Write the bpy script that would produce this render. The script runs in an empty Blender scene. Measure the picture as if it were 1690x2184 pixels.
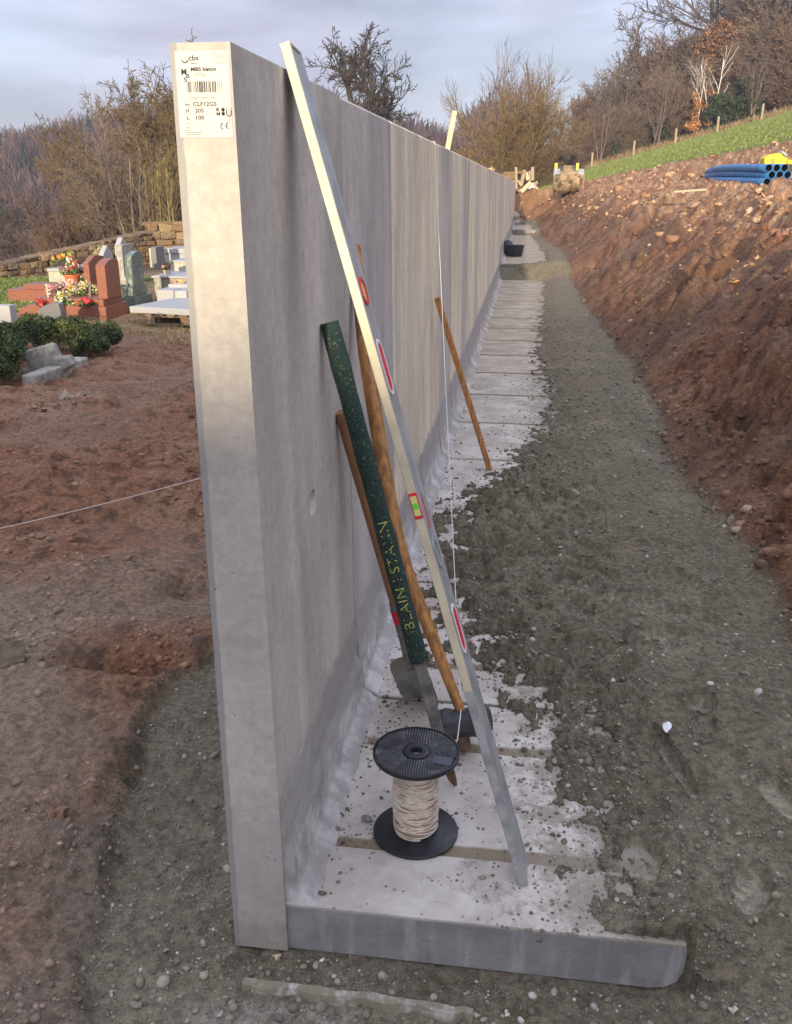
import bpy, bmesh, math, random
import numpy as np
from mathutils import Vector, Matrix

random.seed(11)
RNG = np.random.default_rng(11)
S = bpy.context.scene
COL = S.collection
PI = math.pi

# ------------------------------------------------------------------ camera
CAM = np.array([.6482, -1.7402, 1.8062])
YAW, PITCH, ROLL, FPX = -.1366, -.3406, .0016, 1948.6      # FPX at a picture width of 1690
_f = np.array([math.sin(YAW)*math.cos(PITCH), math.cos(YAW)*math.cos(PITCH), math.sin(PITCH)])
_r0 = np.array([math.cos(YAW), -math.sin(YAW), 0.0])
_u0 = np.cross(_r0, _f)
_r = _r0*math.cos(ROLL)+_u0*math.sin(ROLL)
_u = _u0*math.cos(ROLL)-_r0*math.sin(ROLL)
cam = bpy.data.cameras.new('camera')
cam.sensor_fit = 'HORIZONTAL'; cam.sensor_width = 36; cam.lens = FPX/1690*36
cam.clip_start = .05; cam.clip_end = 3000
camo = bpy.data.objects.new('camera', cam); COL.objects.link(camo)
M4 = Matrix.Identity(4)
for i in range(3):
    M4[i][0] = _r[i]; M4[i][1] = _u[i]; M4[i][2] = -_f[i]; M4[i][3] = CAM[i]
camo.matrix_world = M4
S.camera = camo

# ------------------------------------------------------------------ light
SUN_EL, SUN_AZ = math.radians(6.5), math.radians(2.0)        # sun low behind the camera, light travels along +y, a touch to +x
SUN_STRENGTH, SKY_STRENGTH, EXPOSURE = 2.6, .15, 1.52
world = bpy.data.worlds.new('World'); S.world = world; world.use_nodes = True
nt = world.node_tree; nt.nodes.clear()
wo = nt.nodes.new('ShaderNodeOutputWorld'); bg = nt.nodes.new('ShaderNodeBackground')
sky = nt.nodes.new('ShaderNodeTexSky'); sky.sky_type = 'NISHITA'; sky.sun_disc = False
sky.sun_elevation = SUN_EL; sky.sun_rotation = PI+SUN_AZ; sky.air_density = 1.0; sky.dust_density = 1.5; sky.ozone_density = 3.0
tc = nt.nodes.new('ShaderNodeTexCoord')
mp = nt.nodes.new('ShaderNodeMapping'); mp.inputs['Scale'].default_value = (1.0, 1.0, 3.2)
nz = nt.nodes.new('ShaderNodeTexNoise'); nz.inputs['Scale'].default_value = 2.1; nz.inputs['Detail'].default_value = 5; nz.inputs['Roughness'].default_value = .52
rp = nt.nodes.new('ShaderNodeValToRGB'); rp.color_ramp.elements[0].position = .38; rp.color_ramp.elements[1].position = .60
rp.color_ramp.elements[0].color = (.72, .72, .72, 1); rp.color_ramp.elements[1].color = (.98, .98, .98, 1)
mx = nt.nodes.new('ShaderNodeMix'); mx.data_type = 'RGBA'
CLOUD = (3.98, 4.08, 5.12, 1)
# CIE overcast law, brightening the unseen zenith to lift ambient light: (1 + 2 sin(elevation)) / 3
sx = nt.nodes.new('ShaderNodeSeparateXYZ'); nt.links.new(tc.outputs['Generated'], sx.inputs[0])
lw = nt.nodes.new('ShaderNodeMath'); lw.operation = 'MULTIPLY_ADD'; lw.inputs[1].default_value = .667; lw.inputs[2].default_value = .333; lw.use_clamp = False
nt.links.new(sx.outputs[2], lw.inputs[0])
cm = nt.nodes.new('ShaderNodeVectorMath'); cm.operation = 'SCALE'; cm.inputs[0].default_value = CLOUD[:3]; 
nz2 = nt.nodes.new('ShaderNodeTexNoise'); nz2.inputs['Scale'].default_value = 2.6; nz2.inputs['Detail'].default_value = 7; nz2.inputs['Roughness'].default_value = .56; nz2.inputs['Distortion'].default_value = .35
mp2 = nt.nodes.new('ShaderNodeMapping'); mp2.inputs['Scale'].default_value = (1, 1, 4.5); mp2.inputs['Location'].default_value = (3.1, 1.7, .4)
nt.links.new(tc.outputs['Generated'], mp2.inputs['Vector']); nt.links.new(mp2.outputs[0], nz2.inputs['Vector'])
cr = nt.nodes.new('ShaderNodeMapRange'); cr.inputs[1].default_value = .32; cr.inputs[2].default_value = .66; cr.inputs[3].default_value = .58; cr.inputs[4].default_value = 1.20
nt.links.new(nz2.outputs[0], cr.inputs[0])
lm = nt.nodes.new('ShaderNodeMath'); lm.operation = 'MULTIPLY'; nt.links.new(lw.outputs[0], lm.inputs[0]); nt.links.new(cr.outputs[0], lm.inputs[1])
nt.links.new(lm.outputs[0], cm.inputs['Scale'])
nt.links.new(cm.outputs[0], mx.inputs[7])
nt.links.new(tc.outputs['Generated'], mp.inputs['Vector']); nt.links.new(mp.outputs[0], nz.inputs['Vector'])
nt.links.new(nz.outputs[0], rp.inputs[0]); nt.links.new(rp.outputs[0], mx.inputs[0])
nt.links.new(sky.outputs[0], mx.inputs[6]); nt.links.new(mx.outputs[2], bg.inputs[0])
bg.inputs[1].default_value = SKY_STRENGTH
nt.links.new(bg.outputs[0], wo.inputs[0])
sl = bpy.data.lights.new('sun', 'SUN'); sl.energy = SUN_STRENGTH; sl.angle = math.radians(.6); sl.color = (1.0, .84, .60)
so = bpy.data.objects.new('sun', sl); COL.objects.link(so)
sd = Vector((math.sin(SUN_AZ)*math.cos(SUN_EL), math.cos(SUN_AZ)*math.cos(SUN_EL), -math.sin(SUN_EL)))
so.rotation_euler = sd.to_track_quat('-Z', 'Y').to_euler()
S.view_settings.view_transform = 'Standard'; S.view_settings.look = 'None'
S.view_settings.exposure = EXPOSURE; S.view_settings.gamma = 1; S.view_settings.use_curve_mapping = False
S.render.engine = 'CYCLES'

# ------------------------------------------------------------------ helpers
def ray(u, v):
    return _f+_r*(u-845)/FPX-_u*(v-1092)/FPX
def at(u, v, Y):
    d = ray(u, v); return CAM+d*(Y-CAM[1])/d[1]
def atz(u, v, z=0.0):
    d = ray(u, v); return CAM+d*(z-CAM[2])/d[2]

def pn(x, y, seed=0):
    x = np.asarray(x, float); y = np.asarray(y, float)
    xi = np.floor(x).astype(np.int64); yi = np.floor(y).astype(np.int64)
    fx = x-xi; fy = y-yi
    def g(ix, iy, dx, dy):
        h = (ix*374761393+iy*668265263+seed*1442695041) & 0xffffffff
        h = ((h ^ (h >> 13))*1274126177) & 0xffffffff
        h = ((h ^ (h >> 16))*2246822519) & 0xffffffff
        a = (h ^ (h >> 15))*(2*PI/4294967296.0)
        return np.cos(a)*dx+np.sin(a)*dy
    sx = fx*fx*fx*(fx*(fx*6-15)+10); sy = fy*fy*fy*(fy*(fy*6-15)+10)
    n0 = g(xi, yi, fx, fy); n1 = g(xi+1, yi, fx-1, fy)
    n2 = g(xi, yi+1, fx, fy-1); n3 = g(xi+1, yi+1, fx-1, fy-1)
    a = n0+sx*(n1-n0); b = n2+sx*(n3-n2)
    return (a+sy*(b-a))*1.4
def fbm(x, y, oc, seed=0, gain=.5):
    s = 0; a = 1; f = 1.0
    for i in range(oc):
        s = s+a*pn(x*f, y*f, seed+i*17); a *= gain; f *= 2.03
    return s
def sst(a, b, x):
    t = np.clip((np.asarray(x, float)-a)/(b-a), 0, 1); return t*t*(3-2*t)
def ell(X, Y, x, y, rx, ry, rot=0):
    c, s = math.cos(rot), math.sin(rot); dx = X-x; dy = Y-y
    return np.sqrt(((dx*c+dy*s)/rx)**2+((-dx*s+dy*c)/ry)**2)

def mesh_np(name, V, F, cols=None, smooth=True):
    V = np.asarray(V, np.float32); F = np.asarray(F, np.int32)
    me = bpy.data.meshes.new(name)
    n, k = F.shape
    me.vertices.add(len(V)); me.vertices.foreach_set('co', V.ravel())
    me.loops.add(n*k); me.loops.foreach_set('vertex_index', F.ravel())
    me.polygons.add(n)
    me.polygons.foreach_set('loop_start', np.arange(0, n*k, k, dtype=np.int32))
    me.polygons.foreach_set('loop_total', np.full(n, k, np.int32))
    if smooth: me.polygons.foreach_set('use_smooth', np.ones(n, bool))
    me.update(calc_edges=True)
    if cols is not None:
        a = me.attributes.new('col', 'FLOAT_COLOR', 'POINT')
        c = np.ones((len(V), 4), np.float32); c[:, :3] = cols
        a.data.foreach_set('color', c.ravel())
    return me

class MB:
    """collects shapes that become ONE mesh"""
    def __init__(s): s.v = []; s.f = []
    def add(s, V, F):
        o = len(s.v); s.v += [tuple(map(float, p)) for p in V]; s.f += [tuple(i+o for i in f) for f in F]; return s
    def box(s, c, size, R=None):
        hx, hy, hz = size[0]/2, size[1]/2, size[2]/2
        P = [(-hx,-hy,-hz),(hx,-hy,-hz),(hx,hy,-hz),(-hx,hy,-hz),(-hx,-hy,hz),(hx,-hy,hz),(hx,hy,hz),(-hx,hy,hz)]
        if R is not None: P = [tuple(R @ Vector(p)) for p in P]
        return s.add([(p[0]+c[0], p[1]+c[1], p[2]+c[2]) for p in P],
                     [(0,3,2,1),(4,5,6,7),(0,1,5,4),(1,2,6,5),(2,3,7,6),(3,0,4,7)])
    def span(s, a, b): return s.box([(a[i]+b[i])/2 for i in range(3)], [abs(b[i]-a[i]) for i in range(3)])
    def prism(s, poly, axis, a, b):
        """poly: list of 2-D points in the plane normal to axis (x: (y,z), y: (x,z), z: (x,y))"""
        def P(p, t): return {'x': (t, p[0], p[1]), 'y': (p[0], t, p[1]), 'z': (p[0], p[1], t)}[axis]
        n = len(poly); V = [P(p, a) for p in poly]+[P(p, b) for p in poly]
        F = [tuple(range(n)), tuple(range(2*n-1, n-1, -1))]+[(i, i+n, (i+1) % n+n, (i+1) % n) for i in range(n)]
        return s.add(V, F)
    def tube(s, pts, rad, n=8, cap=True, flat=1.0):
        pts = [Vector(p) for p in pts]
        rad = [rad]*len(pts) if isinstance(rad, (int, float)) else rad
        ref = Vector((0, 0, 1)) if abs((pts[-1]-pts[0]).normalized().z) < .9 else Vector((1, 0, 0))
        V = []
        for i, p in enumerate(pts):
            d = (pts[min(i+1, len(pts)-1)]-pts[max(i-1, 0)]).normalized()
            a = d.cross(ref).normalized(); b = d.cross(a)
            for k in range(n):
                t = 2*PI*k/n; V.append(p+a*(math.cos(t)*rad[i])+b*(math.sin(t)*rad[i]*flat))
        F = []
        for i in range(len(pts)-1):
            for k in range(n):
                F.append((i*n+k, i*n+(k+1) % n, (i+1)*n+(k+1) % n, (i+1)*n+k))
        if cap: F += [tuple(range(n-1, -1, -1)), tuple(range((len(pts)-1)*n, len(pts)*n))]
        return s.add(V, F)
    def lathe(s, prof, n=24, c=(0, 0, 0), cap=True):
        V = [(c[0]+r*math.cos(2*PI*k/n), c[1]+r*math.sin(2*PI*k/n), c[2]+z) for r, z in prof for k in range(n)]
        F = []
        for i in range(len(prof)-1):
            for k in range(n): F.append((i*n+k, i*n+(k+1) % n, (i+1)*n+(k+1) % n, (i+1)*n+k))
        if cap and prof[0][0] > 1e-6: F.append(tuple(range(n-1, -1, -1)))
        if cap and prof[-1][0] > 1e-6: F.append(tuple(range((len(prof)-1)*n, len(prof)*n)))
        return s.add(V, F)
    def build(s, name, m, parent=None, smooth=False, bevel=0, seg=2, world=True, loc=None):
        off = Vector((0, 0, 0))
        if parent is not None and world:
            p = parent
            while p is not None: off += p.location; p = p.parent
        if loc is not None: off = Vector(loc)
        me = bpy.data.meshes.new(name)
        me.from_pydata([(v[0]-off[0], v[1]-off[1], v[2]-off[2]) for v in s.v], [], s.f)
        me.validate()
        o = bpy.data.objects.new(name, me); COL.objects.link(o)
        if loc is not None: o.location = loc
        if smooth:
            for p in me.polygons: p.use_smooth = True
            try: me.set_sharp_from_angle(angle=math.radians(40))
            except Exception: pass
        me.materials.append(m)
        if bevel:
            b = o.modifiers.new('bevel', 'BEVEL'); b.width = bevel; b.segments = seg; b.limit_method = 'ANGLE'; b.angle_limit = math.radians(35)
        if parent is not None: o.parent = parent
        return o

def tag(o, label=None, cat=None, group=None, kind=None):
    if label: o['label'] = label
    if cat: o['category'] = cat
    if group: o['group'] = group
    if kind: o['kind'] = kind
    return o
def thing(name, label, cat, loc=(0, 0, 0), group=None, rotz=0):
    o = bpy.data.objects.new(name, None); COL.objects.link(o); o.location = loc; o.rotation_euler = (0, 0, rotz); o.empty_display_size = .1
    return tag(o, label, cat, group)
def link_mesh(name, me, m, parent=None, loc=None):
    o = bpy.data.objects.new(name, me); COL.objects.link(o)
    if m is not None and not me.materials: me.materials.append(m)
    if parent is not None: o.parent = parent
    if loc is not None: o.location = loc
    return o
def copy_tree(o, parent=None):
    c = o.copy(); COL.objects.link(c)
    if parent is not None: c.parent = parent
    for ch in list(o.children): copy_tree(ch, c)
    return c

# ------------------------------------------------------------------ materials
def nodes(name):
    m = bpy.data.materials.new(name); m.use_nodes = True; t = m.node_tree
    return m, t, t.nodes['Principled BSDF']
def N(t, typ, **kw):
    n = t.nodes.new(typ)
    for k, v in kw.items():
        if k.startswith('i_'): n.inputs[k[2:].replace('_', ' ')].default_value = v
        else: setattr(n, k, v)
    return n
def noise(t, vec, scale, detail=4, rough=.55, sc=None):
    if sc is not None:
        mpn = N(t, 'ShaderNodeMapping'); mpn.inputs['Scale'].default_value = sc; t.links.new(vec, mpn.inputs['Vector']); vec = mpn.outputs[0]
    n = N(t, 'ShaderNodeTexNoise'); n.inputs['Scale'].default_value = scale; n.inputs['Detail'].default_value = detail; n.inputs['Roughness'].default_value = rough
    t.links.new(vec, n.inputs['Vector']); return n.outputs[0]
def ramp(t, val, a, b, ca=0.0, cb=1.0):
    r = N(t, 'ShaderNodeMapRange'); r.interpolation_type = 'SMOOTHSTEP'
    r.inputs[1].default_value = a; r.inputs[2].default_value = b; r.inputs[3].default_value = ca; r.inputs[4].default_value = cb
    t.links.new(val, r.inputs[0]); return r.outputs[0]
def mixc(t, fac, a, b, mode='MIX'):
    n = N(t, 'ShaderNodeMix', data_type='RGBA', blend_type=mode)
    for sock, x in ((0, fac), (6, a), (7, b)):
        if isinstance(x, (tuple, list)): n.inputs[sock].default_value = tuple(x)+(1,) if len(x) == 3 else x
        elif isinstance(x, (int, float)): n.inputs[sock].default_value = x
        else: t.links.new(x, n.inputs[sock])
    return n.outputs[2]
def math_(t, op, a, b=0.0):
    n = N(t, 'ShaderNodeMath', operation=op)
    for i, x in enumerate((a, b)):
        if isinstance(x, (int, float)): n.inputs[i].default_value = x
        else: t.links.new(x, n.inputs[i])
    return n.outputs[0]
def bump(t, bs, h, strength=.3, dist=.01):
    b = N(t, 'ShaderNodeBump'); b.inputs['Strength'].default_value = strength; b.inputs['Distance'].default_value = dist
    t.links.new(h, b.inputs['Height']); t.links.new(b.outputs[0], bs.inputs['Normal'])
def objvec(t): return N(t, 'ShaderNodeTexCoord').outputs['Object']

def MAT(name, col, rough=.8, var=.25, scale=9, bmp=.25, bscale=60, spec=.3, metal=0.0, col2=None, thr=(.4, .65), bdist=.004, stretch=None, attr=False):
    m, t, b = nodes(name); v = objvec(t)
    base = tuple(col)+(1,)
    if attr:
        a = N(t, 'ShaderNodeAttribute', attribute_name='col'); base = a.outputs['Color']
    n1 = noise(t, v, scale, 5, .6, stretch)
    c = mixc(t, ramp(t, n1, .3, .7), mixc(t, 1.0, base, (1-var,)*3, 'MULTIPLY'), mixc(t, 1.0, base, (1+var,)*3, 'MULTIPLY'))
    if col2 is not None:
        n2 = noise(t, v, scale*.6+1.3, 6, .65, stretch)
        c = mixc(t, ramp(t, n2, thr[0], thr[1]), c, tuple(col2))
    t.links.new(c, b.inputs['Base Color'])
    b.inputs['Roughness'].default_value = rough; b.inputs['Specular IOR Level'].default_value = spec; b.inputs['Metallic'].default_value = metal
    if bmp: bump(t, b, noise(t, v, bscale, 4, .6), bmp, bdist)
    return m

def mat_ground():
    m, t, b = nodes('earth'); v = objvec(t)
    a = N(t, 'ShaderNodeAttribute', attribute_name='col').outputs['Color']
    n1 = noise(t, v, 38, 6, .68); n2 = noise(t, v, 170, 4, .65); n3 = noise(t, v, 7, 5, .6)
    c = mixc(t, ramp(t, n1, .25, .75), mixc(t, 1.0, a, (.52, .51, .50), 'MULTIPLY'), mixc(t, 1.0, a, (1.42, 1.40, 1.37), 'MULTIPLY'))
    c = mixc(t, ramp(t, n2, .3, .75), mixc(t, 1.0, c, (.80, .80, .80), 'MULTIPLY'), mixc(t, 1.0, c, (1.22, 1.22, 1.22), 'MULTIPLY'))
    t.links.new(c, b.inputs['Base Color'])
    b.inputs['Roughness'].default_value = .92; b.inputs['Specular IOR Level'].default_value = .22
    h = math_(t, 'ADD', n1, math_(t, 'MULTIPLY', n2, .35)); h = math_(t, 'ADD', h, n3)
    bump(t, b, h, 1.0, .026)
    return m

def mat_concrete(name, mode):
    """mode: stem | haunch | slab ; object property 'tint' (0 grey .. 1 cream) and 'shift' vary the castings"""
    m, t, b = nodes(name); v = objvec(t)
    tint = N(t, 'ShaderNodeAttribute', attribute_type='OBJECT', attribute_name='tint').outputs['Fac']
    sh = N(t, 'ShaderNodeAttribute', attribute_type='OBJECT', attribute_name='shift').outputs['Fac']
    cb = N(t, 'ShaderNodeCombineXYZ'); t.links.new(sh, cb.inputs[0]); t.links.new(sh, cb.inputs[1]); t.links.new(math_(t, 'MULTIPLY', sh, 1.7), cb.inputs[2])
    va = N(t, 'ShaderNodeVectorMath', operation='ADD'); t.links.new(v, va.inputs[0]); t.links.new(cb.outputs[0], va.inputs[1]); w = va.outputs[0]
    sep = N(t, 'ShaderNodeSeparateXYZ'); t.links.new(v, sep.inputs[0]); X, Y, Z = sep.outputs
    if mode == 'stem':
        c = mixc(t, tint, (.535, .498, .452), (.90, .785, .57))
        wv = N(t, 'ShaderNodeVectorMath', operation='ADD'); t.links.new(w, wv.inputs[0])
        wob = N(t, 'ShaderNodeTexNoise'); wob.inputs['Scale'].default_value = 2.2; wob.inputs['Detail'].default_value = 3; t.links.new(w, wob.inputs['Vector'])
        ws = N(t, 'ShaderNodeVectorMath', operation='SCALE'); ws.inputs['Scale'].default_value = .16; t.links.new(wob.outputs['Color'], ws.inputs[0]); t.links.new(ws.outputs[0], wv.inputs[1]); wv = wv.outputs[0]
        st = noise(t, wv, 1.0, 5, .55, (3, 4.2, .85))
        st2 = noise(t, wv, 1.0, 3, .5, (2, 2.4, .45))
        c = mixc(t, ramp(t, st, .3, .72), mixc(t, 1.0, c, (.82, .81, .80), 'MULTIPLY'), mixc(t, 1.0, c, (1.12, 1.11, 1.10), 'MULTIPLY'))
        c = mixc(t, ramp(t, st2, .50, .64), c, mixc(t, 1.0, c, (1.22, 1.20, 1.16), 'MULTIPLY'))
        c = mixc(t, ramp(t, noise(t, wv, 1.0, 6, .6, (6, 13, 1.3)), .62, .70, 0, .4), c, (.66, .64, .61))
        cl = noise(t, w, 2.4, 6, .66)
        c = mixc(t, ramp(t, cl, .46, .74, 0, .55), c, mixc(t, 1.0, c, (.70, .69, .69), 'MULTIPLY'))
        c = mixc(t, ramp(t, noise(t, wv, 1.0, 4, .6, (3, 5, .45)), .60, .70, 0, .7), c, mixc(t, 1.0, c, (.68, .66, .63), 'MULTIPLY'))
        c = mixc(t, ramp(t, noise(t, w, 38, 5, .7), .35, .7), mixc(t, 1.0, c, (.90, .90, .90), 'MULTIPLY'), mixc(t, 1.0, c, (1.08, 1.08, 1.08), 'MULTIPLY'))
        # grime at the foot of the casting
        low = math_(t, 'ADD', ramp(t, Z, .30, .75, 1.0, 0.0), math_(t, 'MULTIPLY', noise(t, w, 7, 6, .7), .8))
        c = mixc(t, ramp(t, low, .95, 1.35, 0, .4), c, (.30, .285, .27))
        # weathered left arris
        edge = math_(t, 'ADD', ramp(t, X, .004, .03, 1.0, 0.0), math_(t, 'MULTIPLY', noise(t, w, 18, 5, .7), .7))
        c = mixc(t, ramp(t, edge, .90, 1.15, 0, .75), c, (.29, .285, .275))
        mud = math_(t, 'ADD', ramp(t, Z, .01, .30, 1.0, 0.0), math_(t, 'MULTIPLY', math_(t, 'SUBTRACT', noise(t, w, 16, 7, .72), .5), 1.3))
        c = mixc(t, ramp(t, mud, .62, 1.15, 0, .65), c, (.27, .235, .18))
    elif mode == 'haunch':
        c = mixc(t, tint, (.62, .60, .575), (.62, .55, .44))
        cl = noise(t, w, 5.5, 7, .72)
        c = mixc(t, ramp(t, cl, .42, .62), mixc(t, 1.0, c, (.62, .61, .60), 'MULTIPLY'), c)
        hi = math_(t, 'ADD', ramp(t, Z, .215, .30, 0, 1), math_(t, 'MULTIPLY', math_(t, 'SUBTRACT', noise(t, w, 6, 6, .7), .5), 1.4))
        c = mixc(t, ramp(t, hi, .35, .75, 0, .9), c, (.40, .375, .345))
        c = mixc(t, ramp(t, noise(t, w, 2.6, 4, .6), .55, .7, 0, .35), c, (.42, .33, .27))
    else:
        c = mixc(t, tint, (.63, .59, .53), (.52, .445, .32))
        cl = noise(t, w, 4.2, 7, .66)
        c = mixc(t, ramp(t, cl, .38, .66), mixc(t, 1.0, c, (.74, .71, .69), 'MULTIPLY'), mixc(t, 1.0, c, (1.05, 1.05, 1.05), 'MULTIPLY'))
        c = mixc(t, ramp(t, noise(t, w, 6.3, 6, .7), .56, .72, 0, .5), c, (.36, .28, .22))
        # mud left in the two shallow casting grooves
        grv = N(t, 'ShaderNodeAttribute', attribute_type='OBJECT', attribute_name='groove').outputs['Fac']
        for yy in (.255, .735):
            d = math_(t, 'ABSOLUTE', math_(t, 'SUBTRACT', math_(t, 'ADD', Y, math_(t, 'MULTIPLY', math_(t, 'SUBTRACT', noise(t, w, 5, 4, .6), .5), .02)), yy))
            c = mixc(t, math_(t, 'MULTIPLY', grv, ramp(t, d, .018, .026, .92, 0)), c, (.24, .18, .105))
        ye = math_(t, 'SUBTRACT', .5, math_(t, 'ABSOLUTE', math_(t, 'SUBTRACT', Y, .5)))
        ye = math_(t, 'ADD', ye, math_(t, 'MULTIPLY', math_(t, 'SUBTRACT', noise(t, w, 7, 5, .65), .5), .055))
        c = mixc(t, math_(t, 'MULTIPLY', math_(t, 'MINIMUM', 1.0, math_(t, 'MULTIPLY', tint, 2.2)), ramp(t, ye, .012, .045, .9, 0)), c, (.20, .165, .11))
        # smeared grit towards the back of the foot
        g = math_(t, 'ADD', math_(t, 'MULTIPLY', X, .55), math_(t, 'MULTIPLY', noise(t, w, 9, 8, .78), 1.0))
        c = mixc(t, math_(t, 'MULTIPLY', math_(t, 'SUBTRACT', 1.0, math_(t, 'MULTIPLY', tint, .55)), ramp(t, g, .84, .99, 0, .85)), c, (.25, .22, .165))
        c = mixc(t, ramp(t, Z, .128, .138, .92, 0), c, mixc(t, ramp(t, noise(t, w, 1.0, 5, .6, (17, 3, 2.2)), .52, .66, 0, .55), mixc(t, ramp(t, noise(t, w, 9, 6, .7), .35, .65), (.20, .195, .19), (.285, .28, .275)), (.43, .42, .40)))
    vo = N(t, 'ShaderNodeTexVoronoi', feature='F1'); vo.inputs['Scale'].default_value = 46; t.links.new(w, vo.inputs['Vector'])
    pore = ramp(t, vo.outputs['Distance'], .085, .130, 1, 0)
    pore = math_(t, 'MULTIPLY', pore, ramp(t, noise(t, w, 9, 3, .5), .56, .66))
    c = mixc(t, math_(t, 'MULTIPLY', pore, .75), c, (.10, .098, .095))
    t.links.new(c, b.inputs['Base Color'])
    b.inputs['Roughness'].default_value = .78; b.inputs['Specular IOR Level'].default_value = .32
    h = math_(t, 'SUBTRACT', noise(t, w, 90, 5, .6), math_(t, 'MULTIPLY', pore, 1.4))
    h = math_(t, 'ADD', h, math_(t, 'MULTIPLY', noise(t, w, 14 if mode == 'stem' else 24, 5, .6), 1.2 if mode == 'stem' else (3.0 if mode == 'haunch' else .8)))
    bump(t, b, h, .28 if mode == 'stem' else .5, .004)
    return m

G_EARTH = mat_ground()
C_STEM = mat_concrete('cast_concrete', 'stem'); C_HAUNCH = mat_concrete('trowelled_concrete', 'haunch'); C_SLAB = mat_concrete('pale_slab_concrete', 'slab')
STONEC = MAT('loose_stone', (1, 1, 1), .85, .18, 70, .35, 220, attr=True)
BARK = MAT('twig_bark', (1, 1, 1), .9, .2, 3, 0, attr=True, spec=.1)
LEAFM = MAT('leaf', (1, 1, 1), .6, .15, 3, 0, attr=True, spec=.3)
# ------------------------------------------------------------------ ground
MEAD_X = [-6, 1, 2.8, 5.4, 7.2, 9, 15, 40]; MEAD_Y = [41, 39.5, 38, 32, 24.6, 20, 12, 4]
BF_Y = [-6, .2, 1.4, 2.6, 4, 5.6, 7.8, 12.7, 16, 20, 24, 28, 34, 35.0, 36.2, 37.4, 40]
BF_X = [2.6, 1.85, 1.70, 1.76, 1.58, 1.70, 1.68, 1.50, 1.46, 1.42, 1.15, .98, .90, .80, .30, -1.2, -8]
XG_Y = [0, .24, .87, 1.0, 1.36, 1.75, 2.26, 2.6, 2.95, 3.8, 4.65, 5.4, 7.9, 10, 16.3, 18, 24, 28, 35]
XG_X = [.86, .89, .82, .86, .50, .38, .32, .30, .32, .58, .77, .90, .80, .85, .99, 1.08, .95, .80, .75]

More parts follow.
